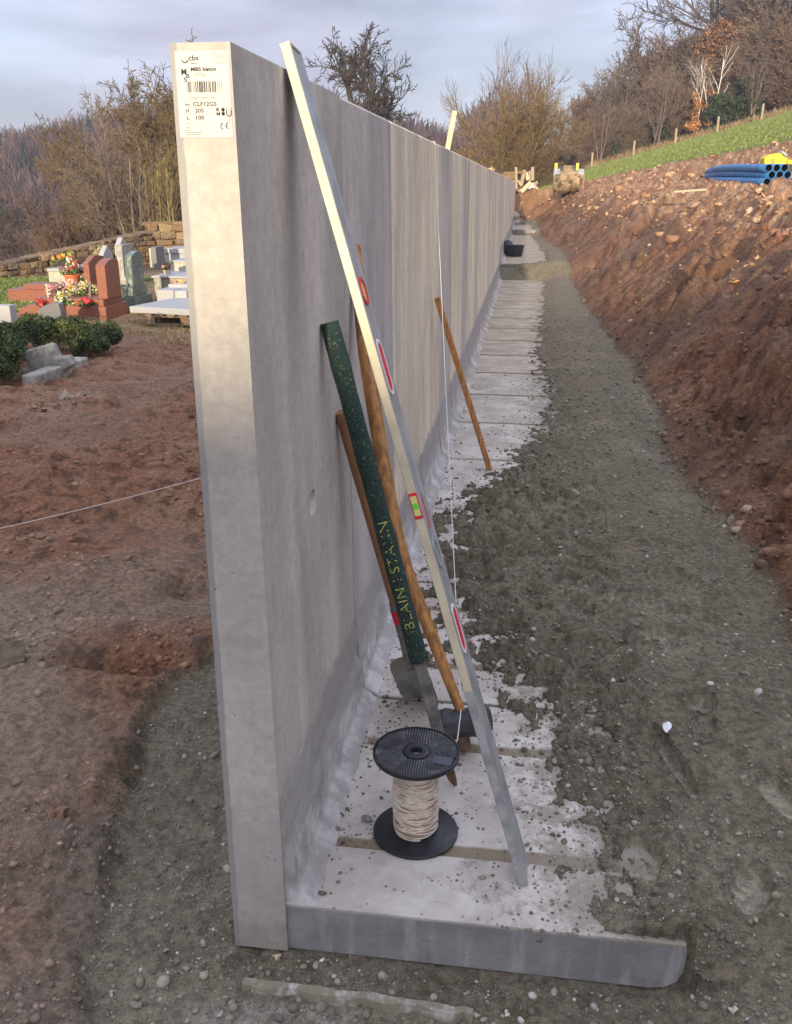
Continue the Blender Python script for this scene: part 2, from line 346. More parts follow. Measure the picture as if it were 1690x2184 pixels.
PRINTS = ((1.30, 1.05, .050, .085, -.15, .036), (1.285, .915, .042, .048, -.15, .030), (1.32, 2.53, .19, .055, -.28, .040), (1.43, 2.11, .17, .05, -.85, .034), (1.14, 1.87, .16, .055, .42, .030),
          (1.40, 1.76, .12, .075, -.5, .040), (1.23, 1.56, .10, .08, .3, .030), (1.16, .74, .028, .19, .28, .034), (1.02, .27, .05, .085, .2, .030), (1.30, .27, .055, .09, -.3, .026), (1.45, .62, .05, .10, .3, .024), (1.05, 3.3, .10, .06, .2, .024))
def ground(X, Y):
    """height and albedo of the earth at X, Y (arrays)"""
    X = np.asarray(X, float); Y = np.asarray(Y, float)
    R = np.hypot(X-CAM[0], Y-CAM[1])
    near = np.exp(-R/14.0)
    # --- shared relief
    big = fbm(X/1.1, Y/1.1, 3, 3)
    def lod(w0, oc, seed, gain):
        o = 0; a = 1.0
        for i in range(oc):
            wl = w0/2.03**i; o = o+a*pn(X/wl, Y/wl, seed+i*17)*sst(.010, .024, wl/np.maximum(R, .5)); a *= gain
        return o
    clod = np.abs(lod(.24, 5, 21, .66)); fine = lod(.045, 3, 41, .6)
    big2 = fbm(X/.42, Y/.42, 3, 9); n0_ = pn(X/.9, Y/.9, 12)
    # --- trench floor and foot slabs
    zs = np.interp(Y, [16.3, 16.95], [0, .26])+np.interp(Y, [28.9, 29.0], [0, .16])+np.interp(Y, [33.4, 33.6], [0, .12])
    zs_slab = np.where(Y > 16.99, .26, 0)+np.where(Y > 28.99, .16, 0)
    xg = np.interp(Y, XG_Y, XG_X)+.05*pn(Y/.35, X*0+.5, 5)+.02*pn(Y/.07, X*0, 6)
    patchy = np.interp(Y, [0, .6, 1.2, 3.3, 4.2, 40], [.020, .030, .050, .052, .024, .022])
    th = np.clip((X-xg)*.16, -.2, .05)+patchy*(fbm(X/.10, Y/.13, 4, 61, .6)+.1)+.022*np.exp(-((Y-.99)/.05)**2)*(X < .75)*(Y > .5)
    th = th+.03*sst(16.0, 16.9, Y)*(Y < 17.0)+.05*sst(16.2, 16.9, Y)*(Y < 17.0)
    th = np.where(th < 0, -.06, th)
    slab = .142+zs
    g_over = slab+np.minimum(th, .07)
    side = np.interp(Y, [-.3, .0, .25, .8], [.0, .035, .10, .175])
    g_side = side+zs+.05*np.exp(-((X-1.32)/.24)**2)*sst(2.5, 5, Y)-.03*sst(1.45, 1.65, X)+.018*big2
    k = sst(1.02, 1.16, X)
    g = g_over*(1-k)+np.maximum(g_side, np.where(X < 1.12, g_over, -9))*k
    grain = .004*fine+.006*pn(X/.09, Y/.09, 33)
    flatp = np.ones_like(X)
    for q in PRINTS: flatp = np.minimum(flatp, sst(.7, 1.05, ell(X, Y, *q[:5])))
    g = g+np.where(th > -.05, grain*(.25+.75*flatp), 0)
    # boot prints and scuffs in the grit
    for (x, y, rx, ry, ro, dz) in PRINTS:
        e = ell(X, Y, x, y, rx, ry, ro)
        g = g-1.3*dz*(1-sst(.75, 1.0, e))*(1+.25*np.clip((Y-y)/ry, -1, 1))+.012*np.exp(-((e-1.15)/.13)**2)+.002*np.sin((Y-y)/.0042)*(e < .8)
    front = -.004+.012*big2+.006*fine
    kx = sst(1.02, 1.35, X); g = np.where((Y < .02), front*(1-kx)+np.minimum(g_side, .05)*kx, g)
    e = ell(X, Y, .36, -.235, .50, .09, -.07); front_strip = (1-sst(.6, 1.0, e))
    # --- bank
    xf = np.interp(Y, BF_Y, BF_X)+.07*pn(Y/.8, Y*0, 71)+.035*pn(Y/.22, Y*0, 72)
    s = X-xf
    slope = np.interp(Y, [0, 6, 20, 34], [.86, .82, .74, .8])
    yb = np.interp(X, MEAD_X, MEAD_Y)+.5*pn(X/.9, Y*0, 77)
    plane = .5+.27*np.minimum(X, 20)+.06*np.maximum(0, X-20)*(Y < 0)+.022*np.minimum(Y, 110)+.07*np.clip(Y-66, 0, 25)
    plane = np.where(X < 0, .5+.10*X+.022*Y, plane)
    plat = 1.58+.012*Y+.16*np.maximum(0, X-6.2)+1.0*np.exp(-((X-9.6)/2.6)**2-((Y-27)/4.0)**2)+.20*big*sst(2.2, 3.4, X)+.10*np.abs(big2)*sst(2.2, 3.2, X)
    mw = sst(-5, .3, Y-yb)
    plat = plat*(1-mw)+plane*mw
    floor = np.where(s > -.5, np.interp(Y, [-.3, .3, .8], [.0, .08, .15])+zs, g)
    ledge = np.abs(pn(Y/.95, s/.42, 74))+.55*np.abs(pn(Y/.43+3, s/.23, 75))
    s2 = s+(.40*(ledge-.42)+.16*pn(Y/1.9, s/1.3, 76))*sst(.0, .5, s)*sst(-.2, .25, pn(Y/2.3, s/1.6, 78)+.12)
    line = floor+slope*s2*(1+.12*pn(Y/1.4, s/1.2, 73))
    d = np.clip(.5+.5*(plat-line)/.32, 0, 1)
    bank = plat*(1-d)+line*d-.32*d*(1-d)
    on_bank = sst(-.02, .10, s)
    mead = sst(-.15, .25, Y-yb)*(X > -8)*(Y > 3)
    upper = sst(.55, .95, (bank-floor)/np.maximum(plat-floor, .3))
    streak = pn(Y/.085+s*.55, s/1.0, 81)*.5+pn(Y/.19+s*.5, s/1.7, 82)*.6+.35*pn(Y/.04+s*.4, s/.5, 83)
    smask = sst(-.1, .35, pn(Y/1.3, s/1.6, 84)+.15)*(1-upper)
    rough = .045+.075*sst(-.2, .4, pn(X/.9, Y/.9, 85))
    rel = rough*(clod*2.3-.6)+.022*pn(X/.11, Y/.11, 88)*near**.5+(.075*smask*streak)*sst(35.2, 34, Y)+.15*upper*(np.abs(fbm(X/.40, Y/.40, 4, 86, .55))-.25)+.07*big2*.6
    # pockets scooped out of the bank face
    for (x, y, r_, dz) in ((2.55, 6.6, .34, .16), (2.25, 5.2, .22, .12), (2.9, 9.2, .4, .14), (2.1, 3.2, .2, .10), (2.0, 4.4, .18, .08), (2.75, 7.6, .25, .12), (1.95, 2.3, .16, .09)):
        rel = rel-dz*np.exp(-(ell(X, Y, x, y, r_, r_*.7, .4))**2)
    rel = rel*(1-mead)+mead*.03*big2
    bank = bank+rel*sst(-.02, .35, s)
    zr = np.where(s > 0, bank*on_bank+np.maximum(g, floor)*(1-on_bank), g)
    zr = np.where(Y > 39, bank, zr)
    # --- earth left of the wall
    gx = np.interp(Y, [-3, -.27, .14, .5, 1.2, 1.75, 2.2], [-.25, -.28, -.42, -.52, -.68, -.30, .05])+.05*pn(Y/.25, Y*0, 91)+.02*pn(Y/.06, Y*0, 92)
    onred = 1-sst(-.06, .05, X-gx)
    onred_z = 1-sst(-.03, .03, X-gx)
    zl = -.01+.045*onred_z*sst(3.5, 1.0, Y)+.05*big*onred+.022*big2*onred+onred*(.060+.04*big)*(clod-.25)*(.5+.5*sst(2.2, 3.6, Y+.6*n0_))+.014*fine*near*onred
    zl = zl+(1-onred)*(.010*big2+.006*fine)
    zl = zl+.03*onred*np.sin((Y*1.0-X*.35)*5.2+2.2*big)*sst(1.8, 3, Y)*(1-sst(8, 11, Y))
    for (x, y, rx, ry, dz) in ((-1.02, 1.30, .17, .07, .14), (-.80, 1.27, .10, .06, .07), (-.88, 2.12, .10, .10, .12), (-.62, .40, .10, .05, .05), (-.55, .62, .05, .13, .06)):
        zl = zl-dz*np.exp(-ell(X, Y, x, y, rx, ry)**2)
    zl = zl+.05*np.exp(-ell(X, Y, -1.0, 1.08, .4, .1)**2)+.05*np.exp(-ell(X, Y, -.62, .25, .13, .07)**2)
    straw = sst(9.2, 10.3, Y+.25*(X+4)+.5*big)
    zl = zl*(1-.8*straw)
    # the land falls to the village behind the old wall
    R0 = np.hypot(X, Y); az = np.degrees(np.arctan2(X-CAM[0], Y-CAM[1]))
    drop = np.maximum(0, (Y-.55*(X+9.6))-17.5)*sst(-8.0, -14.0, X)
    zl = zl-np.minimum(6.5, .10*drop)
    # --- blend left / right
    k = np.where(Y < 37.4, (X > .07)*1.0, sst(-5, 0, X))
    z = zl*(1-k)+zr*k
    # --- wooded hill far off and unseen rise behind camera, shaped to block low sun
    A = np.interp(az, [-60, -40, -32, -26, -20, -12, -7.4, -3, 1.0, 3, 8, 14, 40, 60], [1, 5, 9, 13, 17, 18, 15, 10.5, 3, 0, 0, 0, 2, 0])
    hill = A*sst(95, 185, R)*(1+.08*pn(X/30, Y/30, 55))
    z = z+hill
    rise = (6.0+.5*pn(X/5.0, Y*0, 56)+.25*pn(X/1.2, Y*0, 57)+.05*np.clip(X, -8, 8))*sst(-24, -40, Y)*sst(140, 60, np.abs(X))
    z = z+rise
    # ------------------------------------------------ colour
    def mix(c, w, b): return c*(1-w[..., None])+np.array(b)*w[..., None]
    n1 = fbm(X/.5, Y/.5, 4, 101); n2 = fbm(X/.13, Y/.13, 4, 102, .6); n3 = fbm(X/2.2, Y/2.2, 3, 103)
    grit = np.ones(X.shape+(3,))*np.array((.226, .194, .134))
    grit = mix(grit, sst(-.1, .6, n1)*.6, (.305, .268, .19)); grit = mix(grit, sst(.1, .6, n2)*.5, (.150, .131, .084))
    for (x, y, rx, ry, ro, dz) in PRINTS:
        grit = mix(grit, .85*(1-sst(.75, 1.02, ell(X, Y, x, y, rx, ry, ro))), (.46, .41, .305))
    grit = mix(grit, .8*front_strip*sst(-.25, .3, n2+.1), (.36, .33, .28))
    grit = mix(grit, sst(5, 9, Y)*.45, (.27, .235, .155))
    red = np.ones(X.shape+(3,))*np.array((.285, .142, .078))
    red = mix(red, sst(-.15, .5, n1)*.8, (.335, .195, .115)); red = mix(red, sst(0, .55, n2)*.7, (.085, .043, .026))
    red = mix(red, sst(.0, .5, n3)*.55, (.270, .185, .125))
    lft = red*1.0
    lft = mix(lft, sst(3.6, 1.6, Y)*sst(-.5, .2, n3+.2)*.85, (.315, .240, .172))
    lft = mix(lft, sst(-.75, -.25, X+.3*n1)*sst(3, 2, Y)*.7, (.170, .140, .108))
    lft = mix(lft, sst(.25, .5, np.abs(pn(X/1.4, Y/.22, 111)))*sst(4, 6, Y)*.5, (.36, .24, .16))
    bk = mix(red, .55*smask*sst(-.2, .5, streak), (.32, .21, .145))
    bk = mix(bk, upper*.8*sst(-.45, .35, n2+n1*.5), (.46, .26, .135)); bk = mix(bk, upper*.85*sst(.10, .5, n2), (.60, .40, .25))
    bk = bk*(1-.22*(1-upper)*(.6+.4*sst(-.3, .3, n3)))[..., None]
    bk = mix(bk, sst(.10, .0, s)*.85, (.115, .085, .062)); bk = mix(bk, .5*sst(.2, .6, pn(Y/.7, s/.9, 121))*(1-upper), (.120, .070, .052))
    bk = mix(bk, sst(31, 35.5, Y)*sst(-.4, .3, n1)*.7, (.36, .19, .085))
    gr = np.ones(X.shape+(3,))*np.array((.185, .225, .062)); gr = mix(gr, sst(-.2, .5, n3)*.6, (.225, .255, .080)); gr = mix(gr, sst(.1, .6, n1)*.5, (.135, .175, .050))
    strawc = mix(np.ones(X.shape+(3,))*np.array((.40, .275, .135)), sst(-.1, .5, n2)*.7, (.26, .17, .09)); strawc = mix(strawc, sst(.0, .45, n1)*.6, (.18, .19, .07))
    wood = mix(np.ones(X.shape+(3,))*np.array((.11, .075, .05)), sst(-.2, .4, n1)*.6, (.17, .11, .065))
    cl = mix3(grit, lft, onred); cl = mix3(cl, strawc, straw); lawn = sst(-6.6, -7.6, X+.3*n1)*sst(10.5, 12, Y)*(1-sst(16.5, 17.5, Y-.5*(X+9.6)))
    cl = mix3(cl, gr*1.05, lawn); cl = mix3(cl, wood, sst(17.2, 19, Y-.55*(X+9.6)))
    cr = mix3(grit, bk, on_bank*(Y > -2)); cr = mix3(cr, gr, mead)
    fence_far = sst(62.5, 64.5, Y+.4*pn(X/1.0, Y*0, 131)); cr = mix3(cr, wood, fence_far*(X > -5)); cr = mix3(cr, wood, sst(-.2, -4, X)*(Y > 37.4))
    cr = mix3(cr, strawc, np.exp(-((Y-63)/1.0)**2)*(X > 1)*.7)
    C = mix3(cl, cr, k); C = mix3(C, wood*.9, sst(80, 100, R)); C = mix3(C, gr, sst(-16, -24, Y))
    zone = np.where(k > .5, np.where(fence_far+(Y > 66) > .5, 4, np.where(mead > .5, 3, np.where((s > .02) | (Y > 36), 2, 0))), np.where(onred < .5, 0, np.where(lawn > .5, 5, 1)))
    zone = np.where((R > 85) | ((k < .5) & (Y-.55*(X+9.6) > 18)) | (Y < -22), 4, zone)
    return z, C, zone
def mix3(a, b, w): return a*(1-w[..., None])+b*w[..., None]

def build_ground():
    az0 = math.degrees(YAW)
    dense = np.arange(-38, 37.01, .115)
    az = np.concatenate([np.arange(-180, -38, 4.0), dense, np.arange(38.5, 180, 4.0)])+az0
    rr = [.15, .4, .7, .95]
    r = 1.10
    while r < 15: rr.append(r); r *= 1.0043
    while r < 42: rr.append(r); r *= 1.0065
    while r < 900: rr.append(r); r *= 1.035
    rr = np.array(rr); A, Rr = np.meshgrid(np.radians(az), rr)
    X = CAM[0]+Rr*np.sin(A); Y = CAM[1]+Rr*np.cos(A)
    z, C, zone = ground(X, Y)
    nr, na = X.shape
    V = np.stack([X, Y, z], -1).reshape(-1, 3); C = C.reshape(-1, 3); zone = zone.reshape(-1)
    i, j = np.meshgrid(np.arange(nr-1), np.arange(na), indexing='ij'); j2 = (j+1) % na
    F = np.stack([i*na+j, i*na+j2, (i+1)*na+j2, (i+1)*na+j], -1).reshape(-1, 4)[:, ::-1]
    fz = zone[F[:, 0]]
    for zid, nm in ((0, 'gravel_bed'), (1, 'bare_earth'), (2, 'earth_bank'), (3, 'meadow'), (4, 'hillside'), (5, 'lawn')):
        f = F[fz == zid]
        if not len(f): continue
        idx, inv = np.unique(f, return_inverse=True)
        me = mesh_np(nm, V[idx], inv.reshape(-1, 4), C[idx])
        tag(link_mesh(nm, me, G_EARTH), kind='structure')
build_ground()
def gz(x, y):
    z, _, _ = ground(np.array([float(x)]), np.array([float(y)])); return float(z[0])

# ------------------------------------------------------------------ retaining wall of cast L elements
TT, TB, FL, FH, HX, WH = .112, .1365, 1.099, .142, .2084, 2.05
ORD = ['', 'nearest', 'second', 'third', 'fourth', 'fifth', 'sixth', 'seventh', 'eighth', 'ninth', 'tenth', 'eleventh', 'twelfth', 'thirteenth', 'fourteenth', 'fifteenth', 'sixteenth', 'seventeenth',
       'eighteenth', 'nineteenth', 'twentieth', 'twenty-first', 'twenty-second', 'twenty-third', 'twenty-fourth', 'twenty-fifth', 'twenty-sixth', 'twenty-seventh', 'twenty-eighth', 'twenty-ninth',
       'thirtieth', 'thirty-first', 'thirty-second', 'thirty-third', 'thirty-fourth', 'thirty-fifth']
def stem_mb(h, w, a=.004):
    # h: height over this element's own base
    m = MB(); top = TT
    m.prism([(0, 0), (0, h), (top, h), (TB, 0)], 'y', a, w-.004); return m
def haunch_mesh(w, res, seed, first):
    prof = [(.128, .47), (.1335, .43), (.137, .36), (.1375, .31), (.150, .262), (.156, .215), (.163, .178), (.180, .167), (.196, .153), (.212, .1405), (.222, .132)]
    P = []
    for i in range(len(prof)-1):
        n = 3 if res > 20 else 1
        for q in range(n): P.append((prof[i][0]+(prof[i+1][0]-prof[i][0])*q/n, prof[i][1]+(prof[i+1][1]-prof[i][1])*q/n))
    P.append(prof[-1]); P = np.array(P)
    ys = np.linspace(.012 if first else .007, w-.007, res)
    yy, ii = np.meshgrid(ys, np.arange(len(P)))
    X = P[ii, 0]; Z = P[ii, 1]
    env = np.sin(np.clip(ii/(len(P)-1), 0, 1)*PI)**.5
    n = fbm(yy/.07+seed*7, Z/.05, 4, 200, .6)*.0055+pn(yy/.25+seed*3, Z/.2, 203)*.007
    X = X+n*env; Z = Z+n*env*.6
    # ragged upper edge of the trowelled band
    X = np.where(ii == 0, X-.004, X); Z = np.where(ii <= 1, Z+.03*pn(yy/.16+seed*5, yy*0, 207), Z)
    V = np.stack([X, yy, Z], -1).reshape(-1, 3); a, b = X.shape
    i, j = np.meshgrid(np.arange(a-1), np.arange(b-1), indexing='ij')
    F = np.stack([i*b+j, i*b+j+1, (i+1)*b+j+1, (i+1)*b+j], -1).reshape(-1, 4)[:, ::-1]
    # closed ends running back into the stem
    V2 = V.tolist(); F2 = [tuple(f) for f in F.tolist()]
    for j0 in (0, b-1):
        o = len(V2)
        for q in range(a): V2.append([.10, V[q*b+j0][1], V[q*b+j0][2]])
        for q in range(a-1):
            f = (q*b+j0, (q+1)*b+j0, o+q+1, o+q); F2.append(f if j0 else f[::-1])
    me = bpy.data.meshes.new('haunch'); me.from_pydata(V2, [], F2)
    for p in me.polygons: p.use_smooth = True
    return me
def foot_mb(w, gd=.005):
    m = MB(); a, b = .009, w-.009
    # top with two shallow casting grooves, front / back faces, rounded toe
    ys = [a, .232, .236, .274, .278, .712, .716, .756, .760, b]; dz = [0, 0, -gd, -gd, 0, 0, -gd, -gd, 0, 0]
    toe = [(FL, .118), (FL-.004, FH)]
    low = [(.11, .0), (FL-.075, .0), (FL-.045, .006), (FL-.016, .026), (FL-.003, .058)]
    sec = low+toe+[(.17, FH), (.11, FH)]
    V = []
    for y, d in zip(ys, dz):
        for k, (x, z) in enumerate(sec): V.append((x, y, z+(d if k >= 6 else 0)))
    n = len(sec); F = [tuple(range(n)), tuple(range(len(ys)*n-1, (len(ys)-1)*n-1, -1))]
    for i in range(len(ys)-1):
        for k in range(n): F.append((i*n+k, (i+1)*n+k, (i+1)*n+(k+1) % n, i*n+(k+1) % n))
    return m.add(V, F)

def stem_with_hole(h):
    m = stem_mb(h, 1.0, 0.0); o = m.build('stem', C_STEM, None)
    c = MB(); c.lathe([(.0001, -.030), (.018, -.028), (.030, -.012), (.036, .0), (.042, .02)], 24)
    co = c.build('cutter', C_STEM); co.rotation_euler = (0, PI/2, 0); co.scale = (.95, 1.05, 1); co.location = (.1235, .470, 1.032)
    b = o.modifiers.new('b', 'BOOLEAN'); b.object = co; b.operation = 'DIFFERENCE'; b.solver = 'EXACT'
    dg = bpy.context.evaluated_depsgraph_get(); dg.update()
    me = bpy.data.meshes.new_from_object(o.evaluated_get(dg)); bpy.data.objects.remove(o); bpy.data.objects.remove(co)
    me.name = 'stem'; return me
TINTS = {1: .12, 2: .0, 3: .75, 4: 1.0, 5: .2, 6: .95, 7: .3, 8: .9, 9: .5, 10: .95}
hm = [haunch_mesh(1.0, 90, q, q == 0) for q in range(3)]+[haunch_mesh(1.0, 14, 7, False)]
stem_cache = {}; foot_me = {}
rr_ = random.Random(5)
WALL = []
for k in range(1, 36):
    zb = .26*(k > 17)+.16*(k > 29)
    tint = TINTS.get(k, .35+.65*rr_.random())
    col = 'grey' if tint < .3 else ('cream' if tint > .6 else 'pale grey')
    if k == 1: lab = 'grey cast concrete L-shaped wall element at the near end, carrying the white sticker'
    else: lab = '%s cast concrete L-shaped wall element, %s from the stickered near end' % (col, ORD[k])
    t = thing('retaining_wall_element', lab, 'wall element', (0, k-1, zb), 'cast concrete elements of the retaining wall')
    if k == 1: me = stem_with_hole(WH)
    else:
        key = round(zb, 2)
        if key not in stem_cache:
            o_ = stem_mb(WH-zb, 1.0).build('stem', C_STEM); stem_cache[key] = o_.data; bpy.data.objects.remove(o_)
        me = stem_cache[key]
    o = link_mesh('stem', me, C_STEM, t)
    b = o.modifiers.new('bevel', 'BEVEL'); b.width = .0075 if k == 1 else .009; b.segments = 1; b.limit_method = 'ANGLE'; b.angle_limit = math.radians(50)
    h = link_mesh('haunch', hm[k-1] if k < 4 else hm[3], C_HAUNCH, t)
    gk = 1 if k <= 2 else 0
    if gk not in foot_me:
        f = foot_mb(1.0, .005 if gk else .0004).build('foot_slab', C_SLAB, t, world=False); foot_me[gk] = f.data
    else: f = link_mesh('foot_slab', foot_me[gk], C_SLAB, t)
    bv = f.modifiers.new('bevel', 'BEVEL'); bv.width = .004; bv.segments = 2; bv.limit_method = 'ANGLE'; f['groove'] = float(gk)
    far = min(1, max(0, (k-4)/6))
    for ob, tv in ((o, tint), (h, .15+.5*far), (f, .05+.85*far)):
        ob['tint'] = float(tv); ob['shift'] = float(k*3.37)
    WALL.append(t)

# ------------------------------------------------------------------ grit, pebbles, clods
def ico(sub):
    p = (1+5**.5)/2
    V = [(-1,p,0),(1,p,0),(-1,-p,0),(1,-p,0),(0,-1,p),(0,1,p),(0,-1,-p),(0,1,-p),(p,0,-1),(p,0,1),(-p,0,-1),(-p,0,1)]
    F = [(0,11,5),(0,5,1),(0,1,7),(0,7,10),(0,10,11),(1,5,9),(5,11,4),(11,10,2),(10,7,6),(7,1,8),(3,9,4),(3,4,2),(3,2,6),(3,6,8),(3,8,9),(4,9,5),(2,4,11),(6,2,10),(8,6,7),(9,8,1)]
    V = [Vector(v).normalized() for v in V]
    for _ in range(sub):
        c = {}; F2 = []
        def mid(a, b):
            k = (min(a, b), max(a, b))
            if k not in c: V.append(((V[a]+V[b])/2).normalized()); c[k] = len(V)-1
            return c[k]
        for a, b, d in F:
            x, y, z = mid(a, b), mid(b, d), mid(d, a); F2 += [(a, x, z), (b, y, x), (d, z, y), (x, y, z)]
        F = F2
    return np.array([tuple(v) for v in V]), np.array(F)
ICO0, ICO1, ICO2 = ico(0), ico(1), ico(2)
def scatter(name, P, size, col, base, jit, flat=(.45, .8), smooth=True, m=None, kind='stuff', seed=1):
    """one mesh of many little stones: P (n,3), size (n,), col (n,3)"""
    rg = np.random.default_rng(seed); BV, BF = base; n = len(P)
    var = 10; sh = BV[None]*(1+jit*rg.uniform(-1, 1, (var, len(BV), 1)))
    w = rg.integers(0, var, n); V = sh[w]
    sc = np.stack([rg.uniform(.75, 1.25, n), rg.uniform(.65, 1.0, n), rg.uniform(flat[0], flat[1], n)], -1)*size[:, None]
    V = V*sc[:, None, :]
    a = rg.uniform(0, 2*PI, n); tl = rg.normal(0, .3, n); c, s_ = np.cos(a)[:, None], np.sin(a)[:, None]; ct, st = np.cos(tl)[:, None], np.sin(tl)[:, None]
    x, y, z = V[..., 0], V[..., 1], V[..., 2]; y, z = y*ct-z*st, y*st+z*ct; x, y = x*c-y*s_, x*s_+y*c
    V = np.stack([x, y, z], -1)+P[:, None, :]
    F = BF[None]+(np.arange(n)*len(BV))[:, None, None]
    C = np.repeat(col[:, None, :], len(BV), 1)
    me = mesh_np(name, V.reshape(-1, 3), F.reshape(-1, 3), C.reshape(-1, 3), smooth)
    return tag(link_mesh(name, me, m or STONEC), kind=kind)
def polar(n, r0, r1, a0=-35, a1=36, seed=0):
    rg = np.random.default_rng(seed)
    r = np.exp(rg.uniform(math.log(r0), math.log(r1), n)); a = np.radians(rg.uniform(a0, a1, n))+YAW
    return CAM[0]+r*np.sin(a), CAM[1]+r*np.cos(a), r
def pebcol(n, rg, pale=.06):
    pal = np.array([(.20, .176, .122), (.26, .23, .16), (.17, .15, .108), (.31, .28, .21), (.23, .19, .14), (.15, .138, .11)])
    c = pal[rg.integers(0, len(pal), n)]*rg.uniform(.8, 1.25, (n, 1))
    p = rg.random(n) < pale; c[p] = np.array((.48, .45, .39))*rg.uniform(.7, 1.15, (p.sum(), 1)); return c

# grit in the gravel
x, y, r = polar(60000, 1.45, 13, seed=31); z, C_, zn = ground(x, y)
ok = (zn == 0) & ((z > .135) | (y < .0) | (x < 0) | (x > 1.12)) & ~((x > -.02) & (x < .14) & (y > -.01)) & ~((y > -.015) & (y < .03) & (x < 1.1) & (x > 0))
x, y, z, r = x[ok], y[ok], z[ok], r[ok]; rg = np.random.default_rng(4); n = len(x)
dens = fbm(x/.35, y/.35, 3, 301)+rg.uniform(-.6, .6, n); ok = dens > -.25
for q in PRINTS: ok &= (ell(x, y, *q[:5]) > .95) | (rg.random(n) < .12)
ok = ok; x, y, z, r = x[ok], y[ok], z[ok], r[ok]; n = len(x)
sz = np.clip(rg.lognormal(math.log(.0030), .45, n), .0016, .011)*np.clip(r/3.0, .9, 2.6)
scatter('gravel', np.stack([x, y, z+sz*.25], -1), sz, pebcol(n, rg, .035), ICO0, .16, seed=5)
# rounder pebbles
x, y, r = polar(3300, 1.45, 9, seed=32); z, C_, zn = ground(x, y)
ok = (zn == 0) & ((z > .138) | (y < .0) | (x < 0) | (x > 1.12)) & ~((x > -.04) & (x < .14) & (y > -.02)) & ~((y > -.03) & (y < .03) & (x < 1.1) & (x > 0))
x, y, z, r = x[ok], y[ok], z[ok], r[ok]; n = len(x)
sz = np.clip(rg.lognormal(math.log(.0072), .38, n), .004, .019)
scatter('pebbles', np.stack([x, y, z+sz*.22], -1), sz, pebcol(n, rg, .07), ICO1, .10, (.5, .85), seed=6)
# crumbs on the clean part of the slabs
n = 15000; y = np.exp(rg.uniform(math.log(1.6), math.log(8.5), n))-1.6; x = rg.uniform(.19, 1.06, n)
xg_ = np.interp(y, XG_Y, XG_X); keep = rg.random(n) < np.clip(.05+1.6*np.exp(-np.abs(x-xg_)/.10)+.7*np.exp(-(x-.2)/.05)+.5*(fbm(x/.2, y/.2, 3, 311) > .25), 0, 1)*np.interp(y, [0, .3, .9], [.3, .7, 1])
x, y = x[keep], y[keep]; n = len(x); z, _, _ = ground(x, y); z = np.maximum(z, .142)
sz = np.clip(rg.lognormal(math.log(.0025), .55, n), .0012, .010)
scatter('slab_gravel', np.stack([x, y, z+sz*.3], -1), sz, pebcol(n, rg, .05)*.85, ICO1, .12, seed=8)
# clods on the red earth
x, y, r = polar(80000, 1.5, 34, -38, 36, seed=33); z, C_, zn = ground(x, y)
ok = ((zn == 1) & (y < 9.5)) | (zn == 2); x, y, z, r, C_, zn = x[ok], y[ok], z[ok], r[ok], C_[ok], zn[ok]; n = len(x)
clus = fbm(x/.6, y/.6, 3, 321)+rg.uniform(-.5, .5, n)+np.where(zn == 2, .1, -.15); ok = clus > .05; x, y, z, r, C_, zn = x[ok], y[ok], z[ok], r[ok], C_[ok], zn[ok]; n = len(x)
sz = np.clip(rg.lognormal(math.log(.0056), .6, n), .002, .020)*np.clip(r/2.6, .8, 1.9)*np.where(zn == 2, 1.05, .8)
cc = C_*rg.uniform(.7, 1.25, (n, 1)); pale = rg.random(n) < np.where(zn == 2, .035, .02); cc[pale] = np.array((.40, .30, .22))*rg.uniform(.7, 1.2, (pale.sum(), 1))
scatter('soil_clods', np.stack([x, y, z-sz*.05], -1), sz, cc, ICO0, .5, (.5, .95), False, seed=9)
# ------------------------------------------------------------------ trees, bushes, far wood
def rnd_dir(d, ang, rg):
    # turn d by ang about a random azimuth
    dx, dy, dz = d
    if abs(dz) < .95: ax, ay, az = -dy, dx, 0.0
    else: ax, ay, az = 0.0, -dz, dy
    l = math.sqrt(ax*ax+ay*ay+az*az); ax /= l; ay /= l; az /= l
    bx, by, bz = dy*az-dz*ay, dz*ax-dx*az, dx*ay-dy*ax
    f = rg.random()*2*PI; c, s = math.cos(f), math.sin(f); ca, sa = math.cos(ang), math.sin(ang)
    return (dx*ca+(ax*c+bx*s)*sa, dy*ca+(ay*c+by*s)*sa, dz*ca+(az*c+bz*s)*sa)
def grow(out, p, d, L, r, lev, P, rg):
    n = P['seg'][lev]; st = L/n; w = P['wob'][lev]; tr = P['trop'][lev]
    for i in range(n):
        d = (d[0]+rg.gauss(0, w), d[1]+rg.gauss(0, w), d[2]+rg.gauss(0, w)+tr)
        l = math.sqrt(d[0]**2+d[1]**2+d[2]**2); d = (d[0]/l, d[1]/l, d[2]/l)
        q = (p[0]+d[0]*st, p[1]+d[1]*st, p[2]+d[2]*st)
        r2 = r*(1-(1-P['taper'])/n)
        out.append((p, q, r, r2, lev))
        if lev+1 < P['lev'] and (i+1)/n > P['bare'][lev]:
            m = P['nch'][lev]; m = int(m)+(rg.random() < m-int(m))
            for _ in range(m):
                cd = rnd_dir(d, math.radians(rg.uniform(*P['ang'][lev])), rg)
                cl = L*P['lr'][lev]*rg.uniform(.65, 1.2)*(1-.35*i/n)
                f = rg.random(); pp = (p[0]+(q[0]-p[0])*f, p[1]+(q[1]-p[1])*f, p[2]+(q[2]-p[2])*f)
                grow(out, pp, cd, cl, max(r2*P['rr'], P['rmin']), lev+1, P, rg)
        p = q; r = r2
